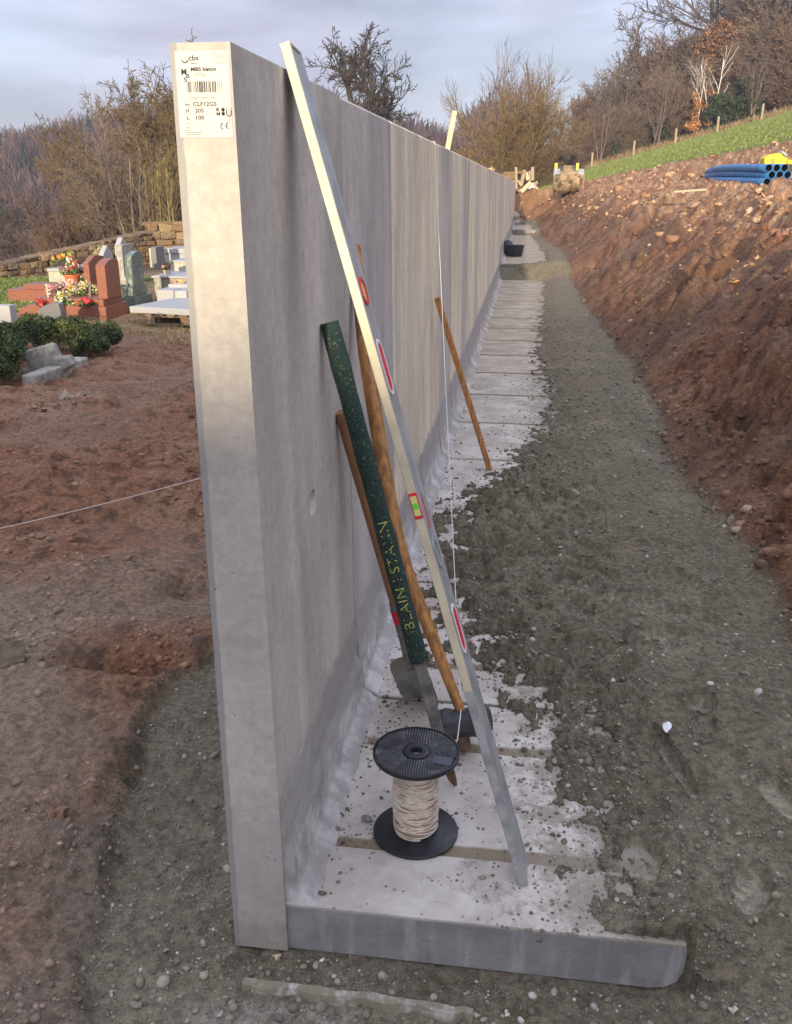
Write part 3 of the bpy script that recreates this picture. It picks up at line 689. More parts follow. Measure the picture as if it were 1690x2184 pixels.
def prisms(segs, sides):
    a = np.array([s[0] for s in segs]); b = np.array([s[1] for s in segs]); r0 = np.array([s[2] for s in segs]); r1 = np.array([s[3] for s in segs])
    d = b-a; d /= np.linalg.norm(d, axis=1, keepdims=True)+1e-9
    ref = np.where(np.abs(d[:, 2:3]) < .9, np.array([[0, 0, 1.0]]), np.array([[1.0, 0, 0]]))
    u = np.cross(d, ref); u /= np.linalg.norm(u, axis=1, keepdims=True); w = np.cross(d, u)
    t = np.arange(sides)*2*PI/sides; c, s = np.cos(t), np.sin(t)
    ring = u[:, None]*c[None, :, None]+w[:, None]*s[None, :, None]
    V = np.concatenate([a[:, None]+ring*r0[:, None, None], b[:, None]+ring*r1[:, None, None]], 1)
    k = np.arange(sides); F = np.stack([k, (k+1) % sides, (k+1) % sides+sides, k+sides], -1)
    F = F[None]+(np.arange(len(segs))*2*sides)[:, None, None]
    return V.reshape(-1, 3), F.reshape(-1, 4)
BASE = dict(lev=4, seg=[5, 4, 3, 2], wob=[.07, .12, .16, .2], trop=[.02, .05, .06, .05], taper=.45, bare=[.35, .2, .1, 0], nch=[2.2, 2.2, 2.2, 0],
            ang=[(35, 65), (30, 60), (25, 60), (20, 50)], lr=[.62, .55, .5, .5], rr=.55, rmin=.011)
def tree_meshes(name, seed, H, r, P_, stems=1, lean=4, spread=0.0, trunk_col=(.10, .08, .06), twig_col=(.16, .12, .085), split=1, tip_col=None):
    P = dict(BASE); P.update(P_)
    for q in ('seg', 'wob', 'trop', 'bare', 'nch', 'ang', 'lr'): P[q] = list(P[q])+[P[q][-1]]*2
    rg = random.Random(seed); out = []; stem_of = []
    for k in range(stems):
        d = rnd_dir((0, 0, 1), math.radians(rg.uniform(lean*.4, lean)), rg)
        f = rg.random()*2*PI; q = rg.random()**.5*spread
        grow(out, (q*math.cos(f), q*math.sin(f), -.15), d, H*P.get('tl', .62)*rg.uniform(.8, 1.1), r*rg.uniform(.7, 1.0), 0, P, rg)
        stem_of += [k]*(len(out)-len(stem_of))
    tr = [s for s in out if s[4] < split]; tk = np.array([q for q, s in zip(stem_of, out) if s[4] < split]); cr = [s for s in out if s[4] >= split]
    V, F = prisms(tr, 6); rr = np.random.default_rng(seed)
    cv = np.repeat(np.array([trunk_col])*rr.uniform(.8, 1.25, (len(tr), 1)), 12, 0)
    mt = []
    for q in (range(stems) if stems <= 5 else [None]):
        sel = np.ones(len(tr), bool) if q is None else tk == q
        iv = np.repeat(sel, 12); fi = F[np.repeat(sel, 6)]; _, inv = np.unique(fi, return_inverse=True)
        mt.append(mesh_np(name+'_trunk', V[iv], inv.reshape(-1, 4), cv[iv]))
    V, F = prisms(cr, 3); c0 = np.array([twig_col]); 
    cc = np.repeat(c0, len(cr), 0)
    if tip_col is not None:
        lv = np.array([s[4] for s in cr]); k = np.clip((lv-split)/max(1, P['lev']-1-split), 0, 1)[:, None]; cc = cc*(1-k)+np.array([tip_col])*k
    cc = cc*rr.uniform(.7, 1.35, (len(cr), 1)); mc = mesh_np(name+'_crown', V, F, np.repeat(cc, 6, 0), False)
    for m in mt+[mc]: m.materials.append(BARK)
    return mt, mc
def leaf_cloud(n, centres, rad, size, seed, cols, flat=1.0):
    """leaf-sized faces spread through clumps"""
    rg = np.random.default_rng(seed); centres = np.asarray(centres, float); m = len(centres)
    k = rg.integers(0, m, n); d = rg.normal(size=(n, 3)); d /= np.linalg.norm(d, axis=1, keepdims=True)
    rad = np.broadcast_to(np.asarray(rad, float), (m,))
    P = centres[k]+d*(rg.uniform(.35, 1.0, (n, 1))**.6)*rad[k][:, None]*np.array([1, 1, flat])
    nrm = d+rg.normal(0, .7, (n, 3)); nrm /= np.linalg.norm(nrm, axis=1, keepdims=True)
    u = np.cross(nrm, rg.normal(size=(n, 3))); u /= np.linalg.norm(u, axis=1, keepdims=True); w = np.cross(nrm, u)
    s = size*rg.uniform(.6, 1.3, (n, 1))
    V = np.stack([P-u*s, P+w*s*.55+nrm*s*.15, P+u*s, P-w*s*.55+nrm*s*.15], 1).reshape(-1, 3)
    F = np.arange(4*n).reshape(-1, 4); cols = np.asarray(cols)
    c = cols[rg.integers(0, len(cols), n)]*rg.uniform(.7, 1.35, (n, 1))
    return V, F, np.repeat(c, 4, 0)
def plant(name, label, cat, meshes, x, y, rot=0, sc=1.0, group=None, z=None, tilt=0, names=('trunk', 'crown'), extra=None):
    t = thing(name, label, cat, (x, y, (gz(x, y) if z is None else z)), group, rot); t.scale = (sc, sc, sc) if not isinstance(sc, tuple) else sc
    if tilt: t.rotation_euler = (0, tilt, rot)
    mt, mc = meshes
    for me in mt:
        o = link_mesh('trunk' if len(mt) > 1 or cat == 'tree' else 'stems', me, None, t)
        if len(mt) == 1 and cat != 'tree': o['kind'] = 'stuff'
    o = link_mesh('crown', mc, None, t)
    return t
def by_pix(u, R):
    """ground point seen in column u at horizontal range R"""
    d = ray(u, 402); d = d/np.hypot(d[0], d[1]); return CAM[0]+d[0]*R, CAM[1]+d[1]*R

OLIVE, OLIVE2 = (.165, .125, .065), (.25, .185, .09)
# species
BUSHD = tree_meshes('dome_bush', 1, 5.6, .05, dict(seg=[5, 4, 3, 2], wob=[.06, .1, .14, .2], trop=[.03, .05, .05, .03], bare=[.12, .1, .0, 0], nch=[3.2, 2.4, 2.6, 0], ang=[(18, 42), (18, 45), (20, 50), (0, 0)], lr=[.5, .55, .5, .5], rmin=.010, tl=.8), stems=16, lean=42, spread=.9, trunk_col=(.19, .14, .085), twig_col=(.20, .145, .08), tip_col=(.24, .165, .085))
TALLT = tree_meshes('tall_shoots', 2, 5.2, .035, dict(lev=3, seg=[6, 4, 2], wob=[.05, .08, .1], trop=[.05, .08, .06], bare=[.3, .2, 0], nch=[2.4, 2.0, 0], ang=[(14, 32), (15, 35), (0, 0)], lr=[.42, .5, .5], rmin=.012, tl=1.0), stems=26, lean=20, spread=1.5, trunk_col=(.17, .13, .10), twig_col=(.22, .165, .14))
SCRUB = [tree_meshes('scrub%d' % q, 20+q, 3.4, .035, dict(seg=[5, 4, 3, 2], bare=[.1, .1, 0, 0], nch=[2.6, 2.2, 2.2, 0], ang=[(20, 50), (20, 50), (20, 55), (0, 0)], lr=[.5, .55, .55, .5], rmin=.011, tl=.75), stems=10, lean=32, spread=.8, trunk_col=(.13, .095, .07), twig_col=c, tip_col=c2)
         for q, (c, c2) in enumerate((((.165, .112, .080), (.185, .120, .082)), ((.155, .12, .088), (.20, .155, .105)), ((.135, .098, .082), (.155, .112, .09))))]
OAK = [tree_meshes('oak%d' % q, 40+q, 11, .26, dict(lev=5, seg=[6, 5, 4, 3, 2], wob=[.06, .13, .17, .2, .2], trop=[.02, .035, .03, .02, .0], bare=[.15, .2, .1, 0, 0], nch=[2.1, 1.8, 2.1, 2.3, 0], ang=[(40, 72), (30, 60), (25, 60), (25, 60), (0, 0)], lr=[.60, .55, .55, .5, .5], rr=.5, rmin=.015, tl=.85), lean=6, trunk_col=(.12, .10, .085), twig_col=(.115, .09, .075), tip_col=(.135, .10, .085), split=2) for q in range(3)]
MOSSY = [tree_meshes('mossy%d' % q, 60+q, 6.5, .13, dict(lev=5, seg=[4, 5, 4, 3, 2], wob=[.1, .2, .24, .25, .25], trop=[.0, .01, .0, .0, -.02], bare=[.2, .15, .1, 0, 0], nch=[2.2, 1.7, 1.8, 2.0, 0], ang=[(35, 70), (30, 65), (30, 65), (25, 60), (0, 0)], lr=[.8, .55, .52, .5, .5], rr=.55, rmin=.010, tl=.6), stems=2, lean=14, spread=.3, trunk_col=(.15, .12, .075), twig_col=(.175, .135, .060), tip_col=(.165, .115, .055), split=1) for q in range(2)]
ROUNDT = tree_meshes('round', 70, 6, .12, dict(lev=5, seg=[4, 4, 4, 3, 2], trop=[.02, .05, .05, .03, 0], bare=[.3, .1, .1, 0, 0], nch=[2.6, 2.0, 2.0, 1.8, 0], ang=[(25, 60), (25, 55), (25, 55), (20, 50), (0, 0)], lr=[.8, .6, .55, .5, .5], rmin=.011, tl=.5), lean=5, trunk_col=(.08, .065, .05), twig_col=(.11, .082, .066), tip_col=(.125, .088, .07))
BIRCH = tree_meshes('birch', 80, 8.5, .10, dict(lev=4, seg=[8, 5, 3, 2], wob=[.04, .07, .12, .15], trop=[.03, .08, .02, -.02], bare=[.45, .3, .1, 0], nch=[1.1, 1.5, 1.6, 0], ang=[(28, 45), (20, 45), (25, 50), (0, 0)], lr=[.45, .45, .5, .5], rr=.6, rmin=.012, tl=.95), stems=2, lean=9, spread=.2, trunk_col=(.66, .60, .52), twig_col=(.30, .24, .20), split=2)
SMALLT = tree_meshes('sapling', 90, 4.2, .045, dict(lev=4, seg=[6, 4, 3, 2], bare=[.25, .1, 0, 0], nch=[1.8, 1.6, 1.5, 0], ang=[(25, 50), (25, 50), (20, 50), (0, 0)], rmin=.010, tl=.9), stems=3, lean=9, spread=.25, trunk_col=(.20, .165, .13), twig_col=(.17, .13, .10))
BAMBOO = tree_meshes('shoots', 95, 3.2, .022, dict(lev=3, seg=[6, 3, 2], wob=[.03, .1, .1], trop=[.02, .05, 0], bare=[.45, .1, 0], nch=[1.6, 1.4, 0], ang=[(12, 35), (15, 40), (0, 0)], lr=[.35, .5, .5], rmin=.009, tl=1.0), stems=46, lean=9, spread=1.0, trunk_col=(.30, .22, .10), twig_col=(.24, .19, .09))
TWIN = tree_meshes('twin', 104, 7.4, .17, dict(lev=5, seg=[5, 4, 4, 3, 2], wob=[.10, .14, .16, .2, .2], trop=[.0, .04, .03, .02, 0], bare=[.45, .1, .1, 0, 0], nch=[2.4, 2.0, 2.1, 2.0, 0], ang=[(25, 55), (25, 55), (25, 60), (20, 50), (0, 0)], lr=[.42, .6, .55, .5, .5], rmin=.012, tl=.72), stems=2, lean=17, spread=.2, trunk_col=(.07, .06, .05), twig_col=(.075, .062, .052))
def leafy(name, seed, R, H, cols, n=5200, size=.085, stems=4, ncl=40):
    rg = np.random.default_rng(seed); a = rg.uniform(0, 2*PI, ncl); q = rg.random(ncl)**.5*R; zz = rg.uniform(.12, .95, ncl)*H
    q = q*np.sqrt(np.clip(1-(zz/H-.4)**2/.45, .1, 1))
    V, F, C = leaf_cloud(n, np.stack([q*np.cos(a), q*np.sin(a), zz], -1), R*.32, size, seed, cols)
    me = mesh_np(name+'_crown', V, F, C, False); me.materials.append(LEAFM)
    mt, _ = tree_meshes(name, seed, H, .05, dict(lev=3, seg=[4, 3, 2], bare=[.1, .1, 0], nch=[1.5, 1.5, 0]), stems=stems, lean=16, spread=.2)
    return mt, me
HOLLY = leafy('holly', 5, 1.1, 2.2, [(.035, .05, .022), (.05, .07, .03), (.025, .035, .02)])
RUSTB = leafy('beech', 6, 2.0, 5.0, [(.27, .13, .06), (.34, .17, .07), (.22, .10, .05), (.20, .12, .07)], 9000, .075, 3, 70)
RUSTO = leafy('oak_sap', 7, .85, 2.3, [(.42, .20, .075), (.48, .26, .10), (.30, .14, .06)], 2600, .075, 2, 26)

def bypix_z(u, R): x, y = by_pix(u, R); return x, y, gz(x, y)
FOREST = [
 # name, label, meshes, u, range, scale, rot
 ('round_bush', 'big dome shaped olive brown bare bush straight beyond the end of the wall', 'bush', BUSHD, 1085, 47, .88, .3),
 ('bare_bush', 'thicket of tall upright bare shoots rising above the dome shaped bush', 'bush', TALLT, 1095, 50, 1.0, 1.2),
 ('scrub_bush', 'low brown scrub bush between the dome shaped bush and the roller', 'bush', SCRUB[2], 1205, 58, .62, .5),
 ('scrub_bush', 'reddish brown scrub bush just above the roller', 'bush', SCRUB[0], 1262, 66, .95, 2.0),
 ('scrub_bush', 'tangled brown scrub bush behind the second meadow fence post', 'bush', SCRUB[1], 1330, 68, 1.15, 3.0),
 ('scrub_bush', 'reddish brown scrub bush left of the dark tall oak, by the third fence post', 'bush', SCRUB[0], 1395, 70, 1.35, 4.0),
 ('scrub_bush', 'pale tipped scrub bush under the left branches of the big oak', 'bush', SCRUB[1], 1442, 73, 1.6, 1.0),
 ('scrub_bush', 'purplish brown scrub bush between the birches and the fence', 'bush', SCRUB[2], 1480, 71, 1.15, 5.0),
 ('scrub_bush', 'warm brown scrub bush behind the dark evergreen by the fence', 'bush', SCRUB[0], 1570, 75, 1.7, 2.6),
 ('scrub_bush', 'yellowish scrub bush right of the white birches', 'bush', SCRUB[1], 1610, 76, 2.0, .2),
 ('scrub_bush', 'reddish brown scrub bush at the right end of the meadow fence', 'bush', SCRUB[0], 1668, 72, 1.8, .9),
 ('scrub_bush', 'dark scrub bush low at the far right behind the fence', 'bush', SCRUB[2], 1715, 74, 1.9, 1.9),
 ('evergreen_bush', 'small dark evergreen bush among saplings right of the roller', 'bush', HOLLY, 1285, 66.5, .72, 0),
 ('evergreen_bush', 'narrow dark evergreen right behind the second fence post', 'bush', HOLLY, 1312, 69, .85, 1),
 ('evergreen_bush', 'dark evergreen under the rusty oak sapling', 'bush', HOLLY, 1522, 68.5, 1.0, 2),
 ('evergreen_bush', 'broad dark evergreen left of the topmost meadow fence post', 'bush', HOLLY, 1568, 70, 1.15, 3),
 ('evergreen_bush', 'small dark evergreen behind the third fence post', 'bush', HOLLY, 1395, 69, .8, 3),
 ('beech_tree', 'rusty leaved beech between the birches and the tall wood', 'tree', RUSTB, 1530, 82, 1.35, .4),
 ('oak_sapling', 'small oak sapling full of orange brown leaves below the birches', 'tree', RUSTO, 1483, 69.5, 1.2, .0),
 ('oak_sapling', 'tiny red leaved sapling just left above the roller', 'tree', RUSTO, 1205, 60, .5, 1.0),
 ('birch_tree', 'forked white birch in front of the rusty beech', 'tree', BIRCH, 1500, 69, .60, .5),
 ('birch_tree', 'slender white birch left of the forked one', 'tree', BIRCH, 1472, 69.5, .52, 2.5),
 ('oak_tree', 'dark bare oak reaching long branches left over the sky', 'tree', OAK[0], 1495, 84, 1.02, 2.2),
 ('oak_tree', 'tall bare oak just right of the branchy one, at the wood edge', 'tree', OAK[1], 1550, 86, 1.5, .3),
 ('oak_tree', 'tall dark bare tree above the rusty beech', 'tree', OAK[2], 1590, 88, 1.65, 1.3),
 ('oak_tree', 'tall bare tree with pale trunk near the top right corner', 'tree', OAK[0], 1640, 84, 1.6, 4.0),
 ('oak_tree', 'bare tree cut off by the right edge of the photo', 'tree', OAK[1], 1690, 82, 1.6, 5.0),
 ('oak_tree', 'bare tree behind the others at the upper right', 'tree', OAK[2], 1615, 96, 1.8, 3.0),
 ('oak_tree', 'bare tree deep in the wood at the far right', 'tree', OAK[0], 1675, 98, 1.8, 1.0),
 ('sapling_tree', 'cluster of thin pale saplings beside the small dark evergreen', 'tree', SMALLT, 1275, 65, .85, 0),
 ('sapling_tree', 'thin pale sapling pair behind the third fence post', 'tree', SMALLT, 1388, 66.5, 1.05, 2),
 ('sapling_tree', 'young pale sapling in front of the broad evergreen', 'tree', SMALLT, 1580, 69, .95, 1),
 ('sapling_tree', 'faint thin sapling standing in the gap of the skyline', 'tree', SMALLT, 1300, 78, 1.35, 3),
 ('dark_tree', 'twisted dark bare tree with two crowns rising behind the wall', 'tree', TWIN, 786, 46, 1.42, 1.2),
 ('scrub_bush', 'low bare scrub bush right of the two crowned tree behind the wall', 'bush', SCRUB[2], 842, 55, .9, 1.7),
 ('scrub_bush', 'low dark scrub bush behind the wall top, left of the two crowned tree', 'bush', SCRUB[2], 715, 56, .9, .7),
 ('scrub_bush', 'tall reddish scrub behind the roller, in the back row', 'bush', SCRUB[0], 1235, 82, 1.5, 2.0),
 ('scrub_bush', 'purplish scrub in the back row above the small dark evergreen', 'bush', SCRUB[2], 1285, 84, 1.6, .3),
 ('scrub_bush', 'brown scrub in the back row above the second fence post', 'bush', SCRUB[1], 1330, 85, 1.8, 1.3),
 ('scrub_bush', 'reddish scrub in the back row above the third fence post', 'bush', SCRUB[0], 1372, 86, 2.2, 3.3),
 ('scrub_bush', 'tall dark scrub in the back row below the reaching oak branches', 'bush', SCRUB[2], 1415, 86, 2.5, 2.3),
 ('scrub_bush', 'tall pale scrub in the back row left of the birches', 'bush', SCRUB[1], 1452, 84, 2.4, 4.3),
 ('scrub_bush', 'tall reddish scrub right behind the forked birch', 'bush', SCRUB[0], 1512, 86, 2.3, 5.3),
 ('scrub_bush', 'dark scrub filling the wood edge above the yellowish scrub', 'bush', SCRUB[2], 1590, 84, 2.4, .3),
 ('scrub_bush', 'brown scrub filling the wood edge at the right', 'bush', SCRUB[1], 1650, 84, 2.4, 1.3),
 # left side, behind the cemetery
 ('willow_bush', 'large mossy yellow brown bush left of the wall, highest of the left group', 'bush', MOSSY[1], 330, 34, 1.15, .6),
 ('willow_bush', 'mossy yellow brown bush behind the white gabled headstones', 'bush', MOSSY[0], 245, 36, 1.05, 2.4),
 ('willow_bush', 'mossy bush partly hidden behind the wall edge', 'bush', MOSSY[1], 400, 33, 1.2, 3.4),
 ('bare_tree', 'bare tree with thin upright branches above the mossy bushes', 'tree', OAK[1], 300, 44, .62, .8),
 ('bare_tree', 'bare tree with fine twigs next to the wall edge at the left', 'tree', OAK[2], 362, 46, .72, 2.8),
 ('bare_bush', 'tall upright bare shoots behind the mossy bushes', 'bush', TALLT, 335, 42, 1.15, .2),
 ('round_tree', 'round crowned brown bare tree by the village house', 'tree', ROUNDT, 75, 46, 1.0, .4),
 ('round_tree', 'round crowned bare tree at the left edge of the photo', 'tree', ROUNDT, -5, 50, 1.0, 2.4),
 ('scrub_bush', 'reddish scrub bush behind the old stone wall, left part', 'bush', SCRUB[0], 125, 34, .75, .4),
 ('scrub_bush', 'brown scrub bush behind the old stone wall, middle part', 'bush', SCRUB[2], 180, 35, .95, 1.4),
 ('dark_tree', 'small dark bare tree just behind the old stone wall', 'tree', SMALLT, 275, 29, .85, .4),
 ('dark_tree', 'small dark forked tree left of the white headstones', 'tree', SMALLT, 215, 31, .8, 1.4),
 ('scrub_bush', 'olive scrub bush behind the right part of the old stone wall', 'bush', SCRUB[1], 305, 31, 1.0, 2.2),
 ('upright_shoots', 'stand of straight upright yellow brown stems above the old stone wall', 'bush', BAMBOO, 372, 28.5, .8, .3),
]
for nm, lab, cat, mm, u, R, sc, rot in FOREST:
    x, y = by_pix(u, R); plant(nm, lab, cat, mm, x, y, rot, sc, 'bare trees and bushes' if nm in ('oak_tree', 'scrub_bush') else None, gz(x, y)-.05)

def far_wood():
    """the wood on the far hill, one mass"""
    rg = np.random.default_rng(77); segs = []; cols = []
    n = 2600; az = np.radians(rg.uniform(-42, -1.5, n)); R = rg.uniform(100, 205, n)
    x = CAM[0]+R*np.sin(az); y = CAM[1]+R*np.cos(az); z, _, _ = ground(x, y)
    P0 = []; P1 = []; r0 = []; r1 = []; C = []
    for i in range(n):
        con = rg.random() < .035; h = rg.uniform(4.5, 7.5)*(1.0 if not con else 1.1); m = 34 if not con else 60
        base = np.array((.105, .075, .072))*rg.uniform(.75, 1.35) if not con else np.array((.035, .048, .04))
        if rg.random() < .25 and not con: base = np.array((.15, .085, .06))
        t = rg.uniform(.15, 1, m); a = rg.uniform(0, 2*PI, m)
        if con: q = (1.02-t)*1.9; p = np.stack([0*a, 0*a, t*h], -1); d = np.stack([np.cos(a)*q, np.sin(a)*q, -.25*q], -1); w0, w1 = .34, .16
        else:
            q = h*.32*np.sin(np.clip(t, .05, .97)*PI)**.6; p = np.stack([np.cos(a)*q*.3, np.sin(a)*q*.3, t*h*.8], -1)
            d = np.stack([np.cos(a)*q*.75, np.sin(a)*q*.75, .28*h*rg.uniform(.5, 1.1, m)], -1); w0, w1 = .10, .035
        o = np.array((x[i], y[i], z[i]))
        P0.append(o+p); P1.append(o+p+d); r0.append(np.full(m, w0)); r1.append(np.full(m, w1)); C.append(base[None]*rg.uniform(.75, 1.3, (m, 1)))
        P0.append(o[None]-[[0, 0, .3]]); P1.append(o[None]+[[0, 0, h*.85]]); r0.append(np.array([.16])); r1.append(np.array([.04])); C.append(base[None]*.8)
    P0 = np.concatenate(P0); P1 = np.concatenate(P1); r0 = np.concatenate(r0); r1 = np.concatenate(r1); C = np.concatenate(C)
    V, F = prisms(list(zip(P0, P1, r0, r1)), 3)
    tag(link_mesh('far_wood', mesh_np('far_wood', V, F, np.repeat(C, 6, 0), False), BARK), kind='stuff')
far_wood()

def tufts(name, x, y, h, cols, seed, blades=5, w=.012, lean=.5):
    rg = np.random.default_rng(seed); z, _, _ = ground(x, y); n = len(x)
    x = np.repeat(x, blades)+rg.normal(0, .03, n*blades); y = np.repeat(y, blades)+rg.normal(0, .03, n*blades); z = np.repeat(z, blades); h = np.repeat(h, blades)*rg.uniform(.5, 1.2, n*blades)
    a = rg.uniform(0, 2*PI, len(x)); b = rg.uniform(0, 2*PI, len(x)); l = rg.uniform(.1, lean, len(x))*h
    ww = w*np.ones(len(x))
    A = np.stack([x-np.cos(a)*ww, y-np.sin(a)*ww, z-.01], -1); B = np.stack([x+np.cos(a)*ww, y+np.sin(a)*ww, z-.01], -1); T = np.stack([x+np.cos(b)*l, y+np.sin(b)*l, z+h], -1)
    V = np.stack([A, B, T], 1).reshape(-1, 3); F = np.arange(len(V)).reshape(-1, 3)
    c = np.array(cols)[rg.integers(0, len(cols), len(x))]*rg.uniform(.7, 1.3, (len(x), 1))
    return tag(link_mesh(name, mesh_np(name, V, F, np.repeat(c, 3, 0), False), LEAFM), kind='stuff')
rg = np.random.default_rng(12)
x = rg.uniform(-13, -6.3, 9000); y = rg.uniform(10.5, 17, 9000); _, _, zn = ground(x, y); ok = zn == 5
tufts('grass', x[ok], y[ok], np.full(ok.sum(), .06), [(.19, .235, .06), (.22, .26, .08), (.14, .18, .05)], 1, 4, .012)
x = rg.uniform(1, 22, 26000); y = rg.uniform(22, 64, 26000); _, _, zn = ground(x, y); ok = (zn == 3)
tufts('meadow_grass', x[ok], y[ok], np.full(ok.sum(), .07), [(.185, .225, .06), (.225, .255, .08), (.14, .18, .05)], 2, 4, .03)
x = rg.uniform(1.5, 22, 1500); y = 63.3+rg.normal(0, .7, 1500)
tufts('dry_grass', x, y, rg.uniform(.15, .5, 1500), [(.40, .29, .15), (.30, .22, .10), (.22, .15, .08)], 3, 6, .02, .8)
x = rg.uniform(-6.2, -2.6, 2600); y = rg.uniform(9.2, 12.5, 2600)
ok = fbm(x/.5, y/.5, 3, 501) > -.05
tufts('straw', x[ok], y[ok], np.full(ok.sum(), .05), [(.50, .36, .18), (.38, .26, .13), (.22, .22, .08)], 4, 4, .007, 1.8)
# ------------------------------------------------------------------ tools and spool by the wall
def proj(P):
    d = np.asarray(P, float)-CAM; return 845+FPX*(d@_r)/(d@_f), 1092-FPX*(d@_u)/(d@_f)
def s_at_v(A, d, v):
    lo, hi = 0.0, 3.0
    for _ in range(40):
        m = (lo+hi)/2
        if proj(np.array(A)+np.array(d)*m)[1] > v: lo = m
        else: hi = m
    return lo
def frame(d, hint):
    d = Vector(d).normalized(); w = Vector(hint); w = (w-d*w.dot(d)).normalized(); n = d.cross(w); return d, w, n
def R3(x, y, z):
    m = Matrix.Identity(3)
    for i in range(3): m[i][0], m[i][1], m[i][2] = x[i], y[i], z[i]
    return m
def text_VF(body, size, bold=0.0, align='LEFT', spacing=1.0):
    c = bpy.data.curves.new('t', 'FONT'); c.body = body; c.size = size; c.align_x = align; c.offset = bold; c.space_character = spacing; c.resolution_u = 3
    o = bpy.data.objects.new('t', c); COL.objects.link(o)
    dg = bpy.context.evaluated_depsgraph_get(); dg.update()
    me = bpy.data.meshes.new_from_object(o.evaluated_get(dg)); V = [tuple(v.co) for v in me.vertices]; F = [tuple(p.vertices) for p in me.polygons]
    bpy.data.objects.remove(o); bpy.data.curves.remove(c); bpy.data.meshes.remove(me); return V, F

ALU = MAT('dusty_aluminium', (.42, .42, .41), .5, .15, 14, .2, 120, .4, .35, col2=(.33, .32, .30), thr=(.5, .7))
ALUC = MAT('cream_aluminium', (.66, .585, .40), .5, .10, 11, .15, 90, .4, .1, col2=(.50, .44, .32), thr=(.55, .75))
MUDDY = MAT('cement_smeared_metal', (.36, .355, .345), .75, .22, 16, .4, 70, .25, .1, col2=(.46, .45, .44), thr=(.45, .65))
RED = MAT('red_plastic', (.72, .03, .045), .45, .1, 10, 0, spec=.4)
WHITEP = MAT('white_paint', (.80, .79, .75), .5, .05, 10, 0)
VIALY = MAT('vial_yellow', (.75, .72, .25), .2, .08, 30, 0, spec=.6)
VIALG = MAT('vial_green', (.16, .72, .05), .15, .08, 30, 0, spec=.6)
CHROME = MAT('dull_chrome', (.45, .46, .47), .3, .1, 20, 0, metal=.6)
SLEEVE = MAT('speckled_green_sleeve', (.024, .052, .042), .7, .4, 230, .7, 260, .3, col2=(.20, .22, .14), thr=(.57, .66))
SCRATCH = MAT('scratched_yellow', (.52, .50, .13), .8, .3, 60, 0)
STEELB = MAT('worn_steel', (.24, .225, .21), .5, .3, 25, .4, 80, .4, .5, col2=(.36, .345, .33), thr=(.5, .7))
RUSTY = MAT('rusty_steel', (.17, .10, .065), .8, .3, 30, .4, 90)
WOODH = MAT('varnished_handle_wood', (.42, .20, .065), .5, .45, 5, .15, 90, .35, stretch=(14, 14, 1.2))
WOODO = MAT('orange_wood', (.52, .25, .09), .6, .4, 6, .2, 80, .3, stretch=(14, 14, 1.2))
WOODB = MAT('brown_handle_wood', (.30, .155, .075), .6, .2, 5, .2, 90, .3, stretch=(14, 14, 1.2))
IRON = MAT('dark_iron', (.075, .078, .082), .55, .3, 18, .5, 60, .4, .2, col2=(.15, .15, .15), thr=(.55, .72))
BLACKP = MAT('black_plastic', (.020, .022, .026), .42, .25, 22, .15, 120, .45, col2=(.085, .085, .088), thr=(.60, .74))
RIBM = MAT('dusty_black_plastic', (.10, .10, .105), .5, .3, 30, .15, 120, .4, col2=(.22, .22, .22), thr=(.5, .7))
CORDD = MAT('twine_shadow_layer', (.46, .345, .245), .9, .2, 30, .5, 300)
CORD = MAT('beige_twine', (.74, .625, .49), .9, .22, 24, .4, 400, .15, col2=(.82, .74, .63), thr=(.5, .6))
TWINE = MAT('white_twine', (.78, .76, .72), .8, .05, 20, 0)
GREYB = MAT('shovel_blade_steel', (.36, .36, .33), .45, .25, 14, .2, 80, .45, .45, col2=(.40, .36, .24), thr=(.5, .66))

# --- spirit level
A = Vector((.705, .145, .1425)); B = Vector((.118, .372, 2.05))
d, w, n = frame(B-A, (0, 1, 0)); n = -n if n.x < 0 else n
LV = (B-A).length+.045
t = thing('spirit_level', 'long cream and grey aluminium spirit level leaning from the pale slab to the wall top', 'spirit level', A)
def lv(s, a, b): return A+d*s+w*a+n*b
WID, THK = .095, .023
m = MB()
pr = [(0, 0), (.0, THK), (WID*.14, THK), (WID*.17, THK-.003), (WID*.83, THK-.003), (WID*.86, THK), (WID, THK), (WID, 0), (WID*.86, 0), (WID*.83, .003), (WID*.17, .003), (WID*.14, 0)]
V = [tuple(lv(s, a, b)) for s in (0, LV) for a, b in pr]; q = len(pr)
m.add(V, [tuple(range(q)), tuple(range(2*q-1, q-1, -1))]+[(i, i+q, (i+1) % q+q, (i+1) % q) for i in range(q)])
m.build('beam', ALU, t, bevel=.0015)
def strip(s0, s1, a0, a1, b0, b1, name, mat, bev=.001, par=None):
    mm = MB(); c = lv((s0+s1)/2, (a0+a1)/2, (b0+b1)/2); mm.box(c, (abs(a1-a0), abs(s1-s0), abs(b1-b0)), R3(w, d, n)); return mm.build(name, mat, par or t, bevel=bev)
sD = s_at_v(A, d, 1478)
strip(sD, LV-.006, -.0012, .0004, .0015, THK-.0015, 'edge_face', ALUC)
strip(.004, sD-.002, -.0010, .0004, .0015, THK-.0015, 'cement_smear', MUDDY)
strip(LV-.003, LV+.004, -.0006, WID+.0006, -.0006, THK+.0006, 'end_cap', ALUC, .002)
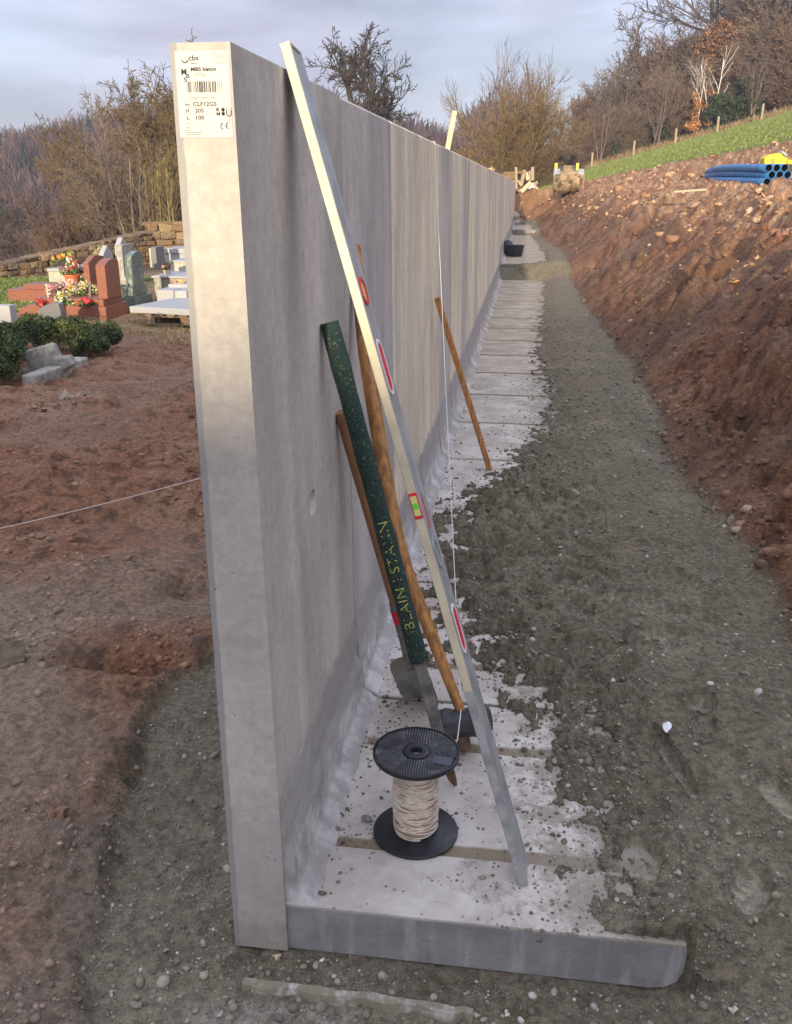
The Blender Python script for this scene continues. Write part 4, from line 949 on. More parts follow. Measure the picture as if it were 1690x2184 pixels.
def oval(sc_, L, Wd, b, h, name, mat, par=None, a=WID*.52, hole=False):
    """stadium shaped plate lying on the broad face"""
    mm = MB(); pts = []
    for k in range(28):
        f = 2*PI*k/28; x = math.cos(f)*Wd/2; y = math.sin(f)*Wd/2+(L-Wd)/2*(1 if math.sin(f) >= 0 else -1); pts.append((x, y))
    V = []
    if hole:
        for sc2, bb in ((1, b), (1, b+h), (.72, b+h), (.72, b-.001)): V += [tuple(lv(sc_+y*(sc2 if sc2 == 1 else 1-(1-sc2)*Wd/L), a+x*sc2, bb)) for x, y in pts]
        F = [(r*28+k, r*28+(k+1) % 28, (r+1)*28+(k+1) % 28, (r+1)*28+k) for r in range(3) for k in range(28)]
    else:
        for sc2, bb in ((1, b), (1, b+h)): V += [tuple(lv(sc_+y*sc2, a+x*sc2, bb)) for x, y in pts]
        F = [(k, (k+1) % 28, 28+(k+1) % 28, 28+k) for k in range(28)]+[tuple(range(28, 56)), tuple(range(27, -1, -1))]
    mm.add(V, F); return mm.build(name, mat, par or t, smooth=False)
TOPB = THK-.0032
def sv(v): return s_at_v(A+w*WID*.5+n*THK, d, v)
h1 = oval((sv(590)+sv(650))/2, abs(sv(590)-sv(650)), .052, TOPB, .0042, 'vial_port', RED, hole=True); oval((sv(590)+sv(650))/2, abs(sv(590)-sv(650))*.72, .034, TOPB+.0002, .0016, 'vial', VIALY, h1)
for v0, v1 in ((722, 842), (1288, 1392)):
    g = oval((sv(v0)+sv(v1))/2, abs(sv(v0)-sv(v1)), .056, TOPB, .0030, 'hand_grip', WHITEP, hole=True)
    oval((sv(v0)+sv(v1))/2, abs(sv(v0)-sv(v1))*.95, .050, TOPB+.0003, .0022, 'grip_pad', RED, g)
strip(sv(1125), sv(1052), .050, .060, TOPB+.0002, TOPB+.0012, 'red_line', RED)
g = oval((sv(1150)+sv(1212))/2, abs(sv(1150)-sv(1212)), .050, TOPB, .0028, 'round_vial', CHROME, hole=True); oval((sv(1150)+sv(1212))/2, abs(sv(1150)-sv(1212))*.6, .024, TOPB+.0002, .0012, 'vial', ALU, g)
sa, sb = s_at_v(A, d, 1109), s_at_v(A, d, 1054)
vw = strip(sa, sb, -.0030, -.0011, .0012, THK-.0012, 'vial_window', RED, .0008)
L_ = sb-sa
strip(sa+L_*.12, sb-L_*.12, -.0050, -.0029, .0040, THK-.0040, 'vial', VIALY, .0015, vw)
strip(sa+L_*.38, sa+L_*.62, -.0056, -.0049, .0048, THK-.0048, 'vial_liquid', VIALG, .0004, vw)

# --- pinch bar in a green sleeve
P0 = Vector((.506, .532, .1425)); P1 = Vector((.141, .651, 1.473)); d, w, n = frame(P1-P0, (1, 0, 0)); n = d.cross(w)
if n.y > 0: n = -n
t = thing('pinch_bar', 'steel pinch bar in a speckled dark green sleeve leaning against the wall', 'crowbar', P0)
sS = s_at_v(P0, d, 1405); LB = (P1-P0).length
m = MB(); pts = []; rad = []
for k in range(26):
    f = k/25; r_ = .0262*(1+.030*math.sin(f*23)+.03*math.sin(f*51+1)); r_ = r_*(.93 if k in (0, 25) else 1); pts.append(P0+d*(sS+(LB-sS)*f)); rad.append(r_)
m.tube(pts, rad, 20); sl_ = m.build('sleeve', SLEEVE, t, smooth=True)
m = MB(); m.lathe([(.0255, -.012), (.0285, -.006), (.0272, .004), (.0285, .012), (.0262, .018)], 18); 
m.v = [tuple(P0+d*(sS+.005+v[2])+w*v[0]+n*v[1]) for v in m.v]; m.build('tape_end', SLEEVE, sl_, smooth=True)
m = MB(); c0 = P0+d*.07; m.box(P0+d*((sS+.05+.07)/2), (.034, .014, sS-.02), R3(w, n, d)); m.build('bar', STEELB, t, bevel=.003)
m = MB(); bw, bt = .017, .007
V = [tuple(P0+d*.072+w*x+n*y) for x, y in ((-bw, -bt), (bw, -bt), (bw, bt), (-bw, bt))]+[tuple(P0+d*.02+w*x+n*y) for x, y in ((-.006, -.004), (bw, -.004), (bw, .004), (-.006, .004))]+[tuple(P0+w*x+n*y) for x, y in ((.004, -.0015), (.0135, -.0015), (.0135, .0015), (.004, .0015))]
m.add(V, [(0, 1, 2, 3)]+[(a+k, a+4+k, a+4+(k+1) % 4, a+(k+1) % 4) for a in (0, 4) for k in range(4)]+[(11, 10, 9, 8)]); m.build('chisel_tip', RUSTY, t, bevel=.0015)
# name scratched into the sleeve, wrapped round it
V, F = text_VF('BLAIN I STANN', .040, -.0005, spacing=1.05)
xs = [v[0] for v in V]; x0, x1 = min(xs), max(xs); sA, sB = s_at_v(P0, d, 1335), s_at_v(P0, d, 1110)
vd = Vector(CAM)-(P0+d*(sA+sB)/2); vd = (vd-d*vd.dot(d)).normalized(); hd = d.cross(vd)
m = MB(); VV = []
for x, y, z in V:
    s_ = sA+(sB-sA)*(x-x0)/(x1-x0); a = (y-.012)/.0275; VV.append(tuple(P0+d*s_+(vd*math.cos(a)+hd*math.sin(-a))*.0279))
m.add(VV, F); m.build('scratched_name', SCRATCH, sl_)

# --- sledge hammer
H0 = Vector((.535, .700, .1440)); H1 = Vector((.136, 1.147, 1.640)); d, w, n = frame(H1-H0, (1, -.15, 0)); n = d.cross(w)
t = thing('sledge_hammer', 'big headed sledge hammer standing head down on the slab, wooden handle up the wall', 'sledge hammer', H0)
HPX = [(757, 527), (768, 640), (780, 755), (803, 900), (828, 1050), (862, 1200), (925, 1365), (985, 1522)]
L = (H1-H0).length; m = MB(); pts = []; rad = []
for k in range(29):
    f = k/28*7; i = min(6, int(f)); g = f-i; u_ = [HPX[max(0, min(7, q))] for q in (i-1, i, i+1, i+2)]
    cr = lambda a0, a1, a2, a3: .5*((2*a1)+(-a0+a2)*g+(2*a0-5*a1+4*a2-a3)*g*g+(-a0+3*a1-3*a2+a3)*g**3)
    pu, pv = cr(*[q[0] for q in u_]), cr(*[q[1] for q in u_]); F_ = k/28
    pts.append(Vector(at(pu, pv, 1.147+(.735-1.147)*F_))); rad.append(.0215+.0055*math.sin(F_*PI)-.004*(F_ > .8)*(F_-.8)*5)
pts.append(pts[-1].lerp(H0+d*.10, .9)); rad.append(.017)
m.tube(pts, rad, 14, flat=.85); m.build('handle', WOODH, t, smooth=True)
m = MB(); m.tube([H0+d*.012, H0+d*.06], .021, 12); m.build('handle_end', RUSTY, t, smooth=True)
hc = H0+d*.098+w*.012; m = MB(); V = []
pr = [(-.086, .038), (-.076, .050), (-.050, .054), (-.028, .047), (0, .045), (.028, .047), (.050, .054), (.076, .050), (.086, .038)]
for x, r_ in pr:
    for k in range(8):
        f = 2*PI*(k+.5)/8; V.append(tuple(hc+w*x+d*(math.cos(f)*r_)+n*(math.sin(f)*r_)))
m.add(V, [(i*8+k, i*8+(k+1) % 8, (i+1)*8+(k+1) % 8, (i+1)*8+k) for i in range(len(pr)-1) for k in range(8)]+[tuple(range(7, -1, -1)), tuple(range((len(pr)-1)*8, len(pr)*8))])
m.build('head', IRON, t, bevel=.004)

# --- shovel
S0 = Vector(atz(903, 1500, .1435)); S1 = Vector((.136, .809, 1.195)); d, w, n = frame(S1-S0, (1, -.45, 0)); n = d.cross(w)
if n.y > 0: n = -n
t = thing('shovel', 'steel shovel with red mark and wooden handle, half hidden behind the green bar', 'shovel', S0)
L = (S1-S0).length; m = MB(); m.tube([S0+d*(.30+(L-.30)*k/9) for k in range(10)], [.0155, .016, .017, .0175, .0178, .018, .0185, .019, .0195, .019], 14); m.build('handle', WOODB, t, smooth=True)
m = MB(); m.tube([S0+d*.16+n*.010, S0+d*.26, S0+d*.34, S0+d*.42], [.020, .0205, .0200, .0195], 14); so_ = m.build('socket', STEELB, t, smooth=True)
m = MB(); m.tube([S0+d*.345, S0+d*.395], .0215, 14, cap=False); m.build('red_paint_mark', RED, so_, smooth=True)
m = MB(); V = []; nx, ny = 9, 8
for j in range(ny):
    f = j/(ny-1); hw = .082*(1 if f < .72 else 1-.42*((f-.72)/.28)**2)*(.93+.07*f) if f > 0 else .066
    for i in range(nx):
        e = -1+2*i/(nx-1); V.append(S0+d*(.20*f+.012*e*e*(f < .1))+w*(e*hw)+n*(.030*e*e-.020+.02*f))
G = [(j*nx+i, j*nx+i+1, (j+1)*nx+i+1, (j+1)*nx+i) for j in range(ny-1) for i in range(nx-1)]
V2 = V+[v-n*.003 for v in V]; o_ = len(V); G2 = G+[tuple(q+o_ for q in g[::-1]) for g in G]
bd = [i for i in range(nx)]+[j*nx+nx-1 for j in range(1, ny)]+[(ny-1)*nx+i for i in range(nx-2, -1, -1)]+[j*nx for j in range(ny-2, 0, -1)]
G2 += [(bd[k], bd[(k+1) % len(bd)], bd[(k+1) % len(bd)]+o_, bd[k]+o_) for k in range(len(bd))]
m.add([tuple(v) for v in V2], G2); m.build('blade', GREYB, t, smooth=True)

# --- orange batten
T0 = Vector((.483, 3.781, .1425)); T1 = Vector((.150, 3.60, 1.216)); d, w, n = frame(T1-T0, (0, 1, 0)); n = d.cross(w)
m = MB(); L = (T1-T0).length; m.box(T0+d*L/2, (.030, .034, L), R3(w, n, d)); m.box(T0+d*L*.46, (.033, .037, .012), R3(w, n, d))
o = m.build('wooden_batten', WOODO, None, bevel=.005, loc=T0); tag(o, 'orange brown wooden batten leaning on the wall further along the trench', 'batten')

# --- twine spool
SC = Vector((.421, .318, .1425)); FR = .116; HT = .258
t = thing('twine_spool', 'black plastic spool wound with beige twine standing on the slab', 'spool', SC)
def L3(x, y, z): return (SC[0]+x, SC[1]+y, SC[2]+z)
m = MB(); m.lathe([(.018, 0), (FR-.003, 0), (FR, .002), (FR, .007), (FR-.004, .0095), (.075, .0095), (.066, .012), (.018, .012), (.018, 0)], 56, SC, cap=False); m.build('lower_flange', BLACKP, t, smooth=True)
m = MB(); zt = HT-.006
m.lathe([(.0175, -.006), (FR-.002, -.006), (FR, -.003), (FR, .006), (FR-.002, .0075), (FR-.0045, .0075), (FR-.005, .0015), (.0345, .0015), (.034, .0065), (.0305, .0075), (.0225, .0070), (.021, .0085), (.0165, .0085), (.0155, .005), (.0155, -.006), (.0175, -.006)], 64, L3(0, 0, zt), cap=False); tf = m.build('upper_flange', BLACKP, t, smooth=True)
m = MB(); m.lathe([(.0158, .0), (.0158, zt-.03)], 20, L3(0, 0, .03), cap=False); m.build('core_tube', BLACKP, t, smooth=True)
# moulded ribs in six sectors
plaque = (.072, -.030)
for k in range(6):
    a0 = PI/2+k*PI/3; cx, cy = math.cos(a0), math.sin(a0); m = MB()
    for j in range(-12, 13):
        off = j*.0082*.86
        lo = max(math.sqrt(max(0, .038**2-off*off)), abs(off)*1.62+.002); hi = math.sqrt(max(0, (FR-.007)**2-off*off))
        if hi-lo < .012: continue
        # leave the plaque free
        segs_ = [(lo, hi)]
        x_m = lambda s_: (cx*s_-cy*off-plaque[0], cy*s_+cx*off-plaque[1])
        ins = [s_ for s_ in np.linspace(lo, hi, 24) if abs(x_m(s_)[0]*.97+x_m(s_)[1]*-.12) < .027 and abs(x_m(s_)[1]*.97+x_m(s_)[0]*.12) < .022]
        if ins: segs_ = [q for q in ((lo, min(ins)), (max(ins), hi)) if q[1]-q[0] > .01]
        for lo2, hi2 in segs_:
            c = (lo2+hi2)/2; m.box(L3(cx*c-cy*off, cy*c+cx*off, zt+.0035), (hi2-lo2, .0030, .0046), R3((cx, cy, 0), (-cy, cx, 0), (0, 0, 1)))
    if m.v: o = m.build('ribs', RIBM, tf, bevel=.0006, seg=1); o['kind'] = 'stuff'
Rp = Matrix.Rotation(-.12, 3, 'Z'); m = MB()
m.box(L3(plaque[0], plaque[1], zt+.0035), (.050, .040, .004), Rp)
for sx in (-1, 1): m.box(Vector(L3(plaque[0], plaque[1], zt+.0045))+Rp @ Vector((sx*.0255, 0, 0)), (.002, .043, .006), Rp)
for sy in (-1, 1): m.box(Vector(L3(plaque[0], plaque[1], zt+.0045))+Rp @ Vector((0, sy*.0205, 0)), (.050, .002, .006), Rp)
m.build('label_plaque', MAT('blue_black_plastic', (.045, .055, .075), .35, .2, 30, .1, 120, .5), tf, bevel=.0005)
# wound twine: many slanted turns of cord over a cored body
m = MB(); prof = []
for k in range(23):
    f = k/22; prof.append((.0555+.0035*math.sin(f*PI)-.004*(f < .03)-.002*(f > .9), .013+f*(HT-.028)))
m.lathe(prof, 40, SC); cb = m.build('twine_body', CORDD, t, smooth=True)
rw = random.Random(3); m = MB()
for q in range(95):
    zc = .020+(HT-.05)*rw.random()**.95; amp = rw.choice((.004, .008, .014, .026, .034))*rw.uniform(.6, 1.1); ph = rw.uniform(0, 2*PI); a0 = rw.uniform(0, 2*PI); span = rw.uniform(1.1, 2.1)*PI
    pts = []
    for k in range(26):
        a = a0+span*k/25; z = min(max(zc+amp*math.sin(a+ph), .016), HT-.022); f = (z-.013)/(HT-.028)
        r_ = .0562+.0035*math.sin(f*PI)+.0012*(q % 3); pts.append(L3(r_*math.cos(a), r_*math.sin(a), z))
    m.tube(pts, .0019, 5, cap=False)
o = m.build('twine_turns', CORD, t, smooth=True); o['kind'] = 'stuff'

# --- white twine running from the spool along the wall, and the one on the left ground
def line3(name, pts, r, mat, label, cat):
    m = MB(); m.tube(pts, r, 6); o = m.build(name, mat, None, smooth=True, loc=pts[0]); return tag(o, label, cat)
k0 = Vector(L3(.060, .016, .18)); e1 = Vector(L3(.104, .062, HT+.0035)); kn = Vector(at(984, 1513, .735)); top = Vector((.111, 3.735, 2.052))
mid = [e1.lerp(kn, .5)]
sag = [kn.lerp(top, f)-Vector((0, 0, .03*math.sin(f*PI))) for f in np.linspace(.02, 1, 20)]
line3('string', [k0, k0.lerp(e1, .5), e1]+mid+[kn]+sag+[Vector((.05, 3.737, 2.0525)), Vector((-.004, 3.74, 2.04)), Vector((-.006, 3.76, 1.2))], .0016, TWINE, 'white string running from the twine spool up over the wall top', 'string')
a_ = Vector(at(-90, 1147, 2.70)); b_ = Vector(at(430, 1019, 3.46)); c_ = Vector((-.75, 3.9, .10))
line3('string', [a_+(b_-a_)*f-Vector((0, 0, .012*math.sin(f*PI))) for f in np.linspace(0, 1, 14)]+[b_+(b_-a_)*.35], .0018, TWINE, 'white string stretched low over the bare earth left of the wall', 'string')

m = MB(); m.tube([(.1, .47, 1.032), (.104, .47, 1.032)], .024, 16); m.build('dark_hole_disc', IRON, WALL[0], bevel=.002)  # dark disc set in to darken the bottom of the hole
# --- sticker on the end of the first element
STK = MAT('sticker_paper', (.54, .53, .495), .45, .03, 6, 0, spec=.4); INK = MAT('sticker_ink', (.012, .010, .010), .6, .05, 6, 0); INKG = MAT('sticker_grey_ink', (.27, .26, .25), .6, .05, 6, 0)
p0, p1, p2, p3 = [Vector(at(u, v, -.0008)) for u, v in ((367, 104), (489, 94), (502, 286), (389, 292))]
m = MB(); x0s, x1s, zb, zt2 = .0085, .1085, 1.893, 2.036
m.span((x0s, -.0012, zb), (x1s, .0, zt2)); stk = m.build('sticker', STK, WALL[0], bevel=.0004, seg=1)
def sk(u, v, k=0): return (x0s+u*(x1s-x0s), -.0015-k*.0001, zt2-v*(zt2-zb))
SW, SH = x1s-x0s, zt2-zb
def put(m, body, u, v, h, bold=0, align='LEFT', width=None):
    V, F = text_VF(body, 1.0, max(bold, .014), align); xs = [q[0] for q in V]; ys = [q[1] for q in V]
    hy = h*SH/(.73); wx = hy if width is None else width*SW/(max(xs)-min(xs))
    b = sk(u, v); m.add([(b[0]+q[0]*wx-(min(xs)*wx if width else 0), b[1], b[2]+q[1]*hy) for q in V], F)
def rect(m, u0, v0, u1, v1, k=0):
    a, b = sk(u0, v0, k), sk(u1, v1, k); m.add([(a[0], a[1], b[2]), (b[0], a[1], b[2]), (b[0], a[1], a[2]), (a[0], a[1], a[2])], [(0, 1, 2, 3)])
def arc(m, cu, cv, r, w_, a0, a1, n_=16):
    c = sk(cu, cv); V = []
    for k in range(n_+1):
        a = math.radians(a0+(a1-a0)*k/n_); ww = w_
        for rr2 in (r-ww/2, r+ww/2): V.append((c[0]+rr2*SW*math.cos(a), c[1], c[2]+rr2*SW*math.sin(a)))
    m.add(V, [(2*k, 2*k+1, 2*k+3, 2*k+2) for k in range(n_)])
m = MB()
put(m, 'cbs', .255, .105, .060, .012, width=.185); put(m, 'beton', .30, .148, .020, width=.10)
arc(m, .185, .085, .062, .018, 195, 345)
put(m, 'MBS beton', .285, .225, .043, .03, width=.47)
put(m, 'M', .105, .262, .062, .05, width=.095)
put(m, 'B', .195, .305, .05, width=.06); put(m, 'S', .14, .345, .05, width=.065)
put(m, 'Art', .13, .625, .034, width=.095); put(m, 'CLF12GS', .285, .628, .050, .004, width=.44)
put(m, 'H', .145, .703, .044, width=.055); put(m, '205', .315, .703, .048, .004, width=.16)
put(m, 'L', .155, .785, .044, width=.045); put(m, '100', .325, .785, .048, .004, width=.155)
put(m, 'K', .715, .690, .040, .05, width=.065); put(m, 'M', .715, .738, .036, .05, width=.065)
for cv in (.673, .720): arc(m, .84, cv, .0165, .033, 0, 360)
for cx_ in (.905, 1.0-.012): rect(m, cx_-.008, .652, cx_+.008, .664)
rect(m, .897, .676, .915, .722); rect(m, .979, .676, .997, .722); arc(m, .947, .722, .041, .018, 180, 360)
arc(m, .835, .865, .052, .016, 100, 260); arc(m, .93, .860, .052, .016, 100, 260); rect(m, .885, .859, .925, .868)
m.build('printed_text', INK, stk)['kind'] = 'stuff'
m = MB(); rb = random.Random(8); u = .20
while u < .855:
    wd = rb.choice((.006, .006, .010, .016, .022)); rect(m, u, .345, min(u+wd, .86), .470); u += wd+rb.choice((.007, .007, .012, .018, .03))
m.build('barcode', INK, stk)['kind'] = 'stuff'
m = MB()
for i, (b, u, v) in enumerate((('Kruisstraat 12 bus 8', .66, .040), ('3710 Waldbeton', .68, .068), ('T 089 66 01 11', .70, .096), ('F 089 66 01 12', .70, .124), ('www.cbsbeton.com', .70, .150))): put(m, '. '*0+b, u, v, .014, width=.27)
put(m, '1514465 1194674 120010', .22, .545, .022, width=.52)
put(m, 'Europaweg 4', .33, .262, .018, width=.2); put(m, '7742 PT 50077', .34, .292, .020, width=.25)
for v in (.50, .565, .640, .715, .797, .855): rect(m, .08, v, .62 if v > .64 else .98, v+.0022)
for v in (.52, .91, .94, .965): rect(m, .10, v, .66, v+.0018)
for v, w_ in ((.83, .08), (.875, .09), (.905, .06), (.935, .3), (.96, .28)): rect(m, .11, v, .11+w_, v+.008)
rect(m, .965, .03, .968, .97); rect(m, .665, .80, .668, .96)
m.build('fine_print', INKG, stk)['kind'] = 'stuff'

# --- small litter by the wall
def rock(name, x, y, s, col, label, cat='stone', group=None, flat=.6, seed=1, z=None, rot=0, sm=True, base=None, jit=.16):
    rg = np.random.default_rng(seed); V, F = base or ICO2; nn = V*np.array([1, rg.uniform(.6, .95), flat])
    k = rg.normal(size=(12, 3)); k /= np.linalg.norm(k, axis=1, keepdims=True)
    for kk in k:                                          # planar chips
        dd = V@kk; lim = rg.uniform(.38, .72); ov = np.maximum(0, dd-lim); nn = nn-ov[:, None]*kk
    nn = nn*(1+jit*.4*np.array([pn(q[0]*2.3+seed, q[1]*2.3+q[2]) for q in V])[:, None])*s
    me = mesh_np(name, nn, F, np.repeat(np.array([col]), len(V), 0), False)
    o = link_mesh(name, me, STONEC, None, (x, y, (gz(x, y) if z is None else z)+s*flat*.35)); o.rotation_euler = (rg.uniform(-.2, .2), rg.uniform(-.2, .2), rot)
    return tag(o, label, cat, group)
p = atz(1420, 1568, .17); m = MB(); V = []
for k in range(20):
    a = 2*PI*k/20; r_ = .017*(1+.25*math.sin(2*a)+.2*math.sin(3*a+1)); V.append((p[0]+r_*math.cos(a)*.8, p[1]+r_*1.6*math.sin(a), gz(p[0], p[1])+.012+.004*math.sin(a*2)))
m.add(V+[(x, y, z-.003) for x, y, z in V], [tuple(range(20)), tuple(range(39, 19, -1))]+[(k, k+20, (k+1) % 20+20, (k+1) % 20) for k in range(20)])
tag(m.build('plastic_scrap', WHITEP, None, loc=(p[0], p[1], gz(p[0], p[1]))), 'small white plastic scrap lying on the grit by the boot prints', 'litter')
# ------------------------------------------------------------------ cemetery left of the wall
GRB = MAT('brown_granite', (.29, .105, .058), .45, .22, 90, .05, 200, .35, col2=(.17, .06, .04), thr=(.5, .62))
GRG = MAT('green_marble', (.12, .155, .130), .3, .3, 22, .05, 200, .5, col2=(.30, .33, .28), thr=(.54, .64), stretch=(1, 1, .45))
GRW = MAT('pale_grey_granite', (.40, .395, .385), .55, .18, 120, .1, 200, .4, col2=(.36, .36, .36), thr=(.58, .68))
GRL = MAT('pale_limestone', (.50, .455, .36), .8, .15, 12, .2, 90, col2=(.44, .39, .29), thr=(.55, .75))
GRD = MAT('lichened_grey_stone', (.32, .30, .255), .9, .3, 14, .5, 60, .2, col2=(.46, .44, .36), thr=(.5, .62))
GRK = MAT('dark_grey_granite', (.17, .165, .165), .4, .2, 60, .05, 200, .5)
SAND = [MAT('sandstone_%d' % q, c, .95, .28, 10, .6, 45, .15, col2=c2, thr=(.5, .68)) for q, (c, c2) in enumerate((((.26, .17, .09), (.14, .095, .055)), ((.20, .14, .08), (.36, .31, .23)), ((.34, .24, .135), (.19, .125, .07)), ((.15, .10, .065), (.27, .21, .135))))]
POTR = MAT('terracotta_pot', (.55, .16, .06), .75, .15, 12, .1, 60); POTC = MAT('pale_pot', (.62, .56, .45), .7, .1, 12, .1, 60)
PAL = MAT('pallet_wood', (.24, .165, .10), .85, .3, 8, .4, 60, .2, stretch=(1, 12, 12))
def zA(x, y): return x*.2396, 475.3+y*.2396             # my enlargement of the photo to picture columns and rows
def pa(x, y, Y): return Vector(at(*zA(x, y), Y))

def headstone(name, label, mat, x0, x1, yf, yb, z0, z1, top='shoulder', plinth=(), rough=False):
    """slab seen edge on: thickness along x, width along y"""
    t = thing(name, label, 'gravestone', ((x0+x1)/2, (yf+yb)/2, z0))
    m = MB(); n = 20; pr = []
    for k in range(n+1):
        f = k/n
        if top == 'ogee': h = .84+.16*sst(.0, .55, f)-.10*sst(.62, 1, f)+.02*math.sin(f*9)
        elif top == 'gable': h = 1-.20*abs(f-.5)*2
        elif top == 'peak': h = .80+.2*sst(.0, .5, f)-.06*sst(.5, 1, f)
        elif top == 'arch': h = .80+.2*math.sin(f*PI)
        else: h = 1.0
        pr.append((yf+(yb-yf)*f, z0+(z1-z0)*float(h)))
    m.prism([(yf, z0)]+pr+[(yb, z0)], 'x', x0, x1); m.build('slab', mat, t, bevel=.008)
    for i, (px0, px1, py0, py1, pz0, pz1) in enumerate(plinth):
        m = MB(); m.span((px0, py0, pz0), (px1, py1, pz1)); m.build('plinth', mat, t, bevel=.006)
    return t

# front brown tomb
yF, yB = 11.02, 11.66
b = lambda x, y: pa(x, y, yF)
r0, r1, r2, r3 = b(942, 868).z, b(942, 830).z, b(942, 742).z, b(935, 682).z
xr = b(950, 830).x; xh0, xh1 = b(852, 600).x, b(925, 600).x
headstone('gravestone', 'brown granite gravestone with wavy top on a stepped plinth, nearest in the cemetery', GRB, xh0, xh1+.02, yF+.06, yB-.10, r3, b(900, 325).z, 'ogee',
          [(xh0-.02, xr-.02, yF-.02, yB, r2, r3), (xh0-.04, xr+.02, yF-.05, yB+.05, r1, r2-.001), (xh0-.06, xr+.03, yF-.07, yB+.07, -.05, r1-.001)])
t = thing('grave_bed', 'low stepped brown granite grave bed with flowers in front of the wavy topped gravestone', 'grave', (b(600, 800).x, yF+.4, 0))
m = MB(); m.span((b(120, 840).x, yF-.02, -.05), (xh0-.07, yB-.02, r1)); m.build('base_slab', GRB, t, bevel=.006)
m = MB(); m.span((b(245, 800).x, yF, r1), (xh0-.045, yB-.05, r2)); m.build('kerb', GRB, t, bevel=.006)
m = MB(); m.span((b(300, 700).x, yF+.06, r2), (xh0-.025, yB-.12, r3)); m.build('cover_slab', GRB, t, bevel=.006)
m = MB(); m.span((b(163, 820).x, yF+.03, r1), (b(240, 820).x, yB-.1, r1+.09)); m.build('step', GRB, t, bevel=.006)
# second brown tomb
yF2, yB2 = 12.75, 13.45; c_ = lambda x, y: pa(x, y, yF2)
q0, q1, q2, q3 = c_(300, 745).z, c_(300, 695).z, c_(300, 595).z, c_(300, 552).z
headstone('gravestone', 'brown granite gravestone with slanted top, right behind the wavy topped one', GRB, c_(738, 500).x, c_(790, 500).x, yF2+.05, yB2-.05, q3, c_(830, 300).z, 'peak', [(c_(730, 560).x, c_(880, 560).x, yF2, yB2, q2, q3)])
t = thing('grave_bed', 'long brown granite grave bed on a pale base behind the flower covered one', 'grave', (c_(400, 700).x, yF2+.5, q0))
m = MB(); m.span((c_(62, 700).x, yF2+.05, q0-.1), (c_(800, 700).x, yB2, q1)); m.build('pale_base', GRL, t, bevel=.006)
m = MB(); m.span((c_(68, 640).x, yF2, q1), (c_(880, 640).x, yB2-.05, q2)); m.build('kerb', GRB, t, bevel=.006)
m = MB(); m.span((c_(182, 570).x, yF2+.08, q2+.0), (c_(728, 570).x, yB2-.15, q3)); m.build('cover_slab', GRB, t, bevel=.006)
# white box tomb
yF3 = 15.0; e_ = lambda x, y: pa(x, y, yF3)
t = thing('box_tomb', 'white stone box tomb with an overhanging lid behind the brown grave bed', 'grave', (e_(580, 500).x, yF3+.4, e_(440, 540).z))
m = MB(); m.span((e_(436, 500).x, yF3, e_(440, 548).z-.15), (e_(745, 500).x, yF3+1.0, e_(440, 432).z)); m.build('body', GRL, t, bevel=.006)
m = MB(); m.span((e_(424, 420).x, yF3-.05, e_(440, 432).z+.001), (e_(750, 420).x, yF3+1.05, e_(440, 404).z)); m.build('lid', GRW, t, bevel=.012)
m = MB(); m.span((e_(475, 495).x, yF3-.012, e_(475, 512).z), (e_(540, 495).x, yF3-.001, e_(475, 488).z)); m.build('name_plate', GRW, t, bevel=.002)
# green marble stone
yG = 12.55; g_ = lambda x, y: pa(x, y, yG)
headstone('gravestone', 'green marble gravestone with curved shoulder top on a two step plinth', GRG, g_(1105, 450).x, g_(1165, 450).x, yG+.06, yG+.52, g_(1160, 572).z, g_(1150, 258).z, 'ogee',
          [(g_(1096, 600).x, g_(1180, 600).x, yG, yG+.60, g_(1180, 660).z, g_(1180, 572).z), (g_(1090, 700).x, g_(1215, 700).x, yG-.05, yG+.68, -.1, g_(1180, 661).z)])
# pale gabled stones and the rough one
y4 = 16.2; k4 = lambda x, y: pa(x, y, y4)
headstone('gravestone', 'small pale grey gravestone with pointed top, left of the two pale ones', GRW, k4(880, 300).x, k4(925, 300).x, y4, y4+.42, k4(900, 560).z, k4(930, 205).z, 'gable')
y5 = 17.2; k5 = lambda x, y: pa(x, y, y5)
headstone('gravestone', 'tall pale grey gravestone with pointed top behind the rough grey one', GRW, k5(1022, 250).x, k5(1068, 250).x, y5, y5+.40, k5(1040, 520).z, k5(1080, 132).z, 'gable')
y6 = 15.6; k6 = lambda x, y: pa(x, y, y6)
headstone('gravestone', 'tall rough grey brown gravestone with flat top behind the green marble one', GRD, k6(1040, 300).x, k6(1092, 300).x, y6, y6+.50, k6(1060, 520).z, k6(1080, 196).z, 'flat', [(k6(1035, 480).x, k6(1130, 480).x, y6-.05, y6+.58, k6(1060, 535).z-.2, k6(1060, 468).z)])
y7 = 16.6; k7 = lambda x, y: pa(x, y, y7)
headstone('gravestone', 'dark grey gravestone with pale rough edge near the concrete wall', GRK, k7(1345, 300).x, k7(1392, 300).x, y7, y7+.45, k7(1350, 400).z, k7(1390, 216).z, 'flat')
headstone('gravestone', 'small pale stone block standing beside the dark grey gravestone', GRL, k7(1312, 300).x, k7(1342, 300).x, y7+.1, y7+.5, k7(1320, 400).z, k7(1320, 228).z, 'flat')
y8 = 17.8; k8 = lambda x, y: pa(x, y, y8)
t = thing('box_tomb', 'grey box tomb partly hidden by the concrete wall edge', 'grave', (k8(1520, 300).x, y8, k8(1500, 360).z))
m = MB(); m.span((k8(1468, 300).x, y8, k8(1500, 355).z), (k8(1660, 300).x, y8+.8, k8(1500, 268).z)); m.build('body', GRW, t, bevel=.006)
m = MB(); m.span((k8(1462, 250).x, y8-.04, k8(1500, 267).z), (k8(1660, 250).x, y8+.84, k8(1500, 226).z)); m.build('lid', GRW, t, bevel=.006)
y9 = 14.3; k9 = lambda x, y: pa(x, y, y9)
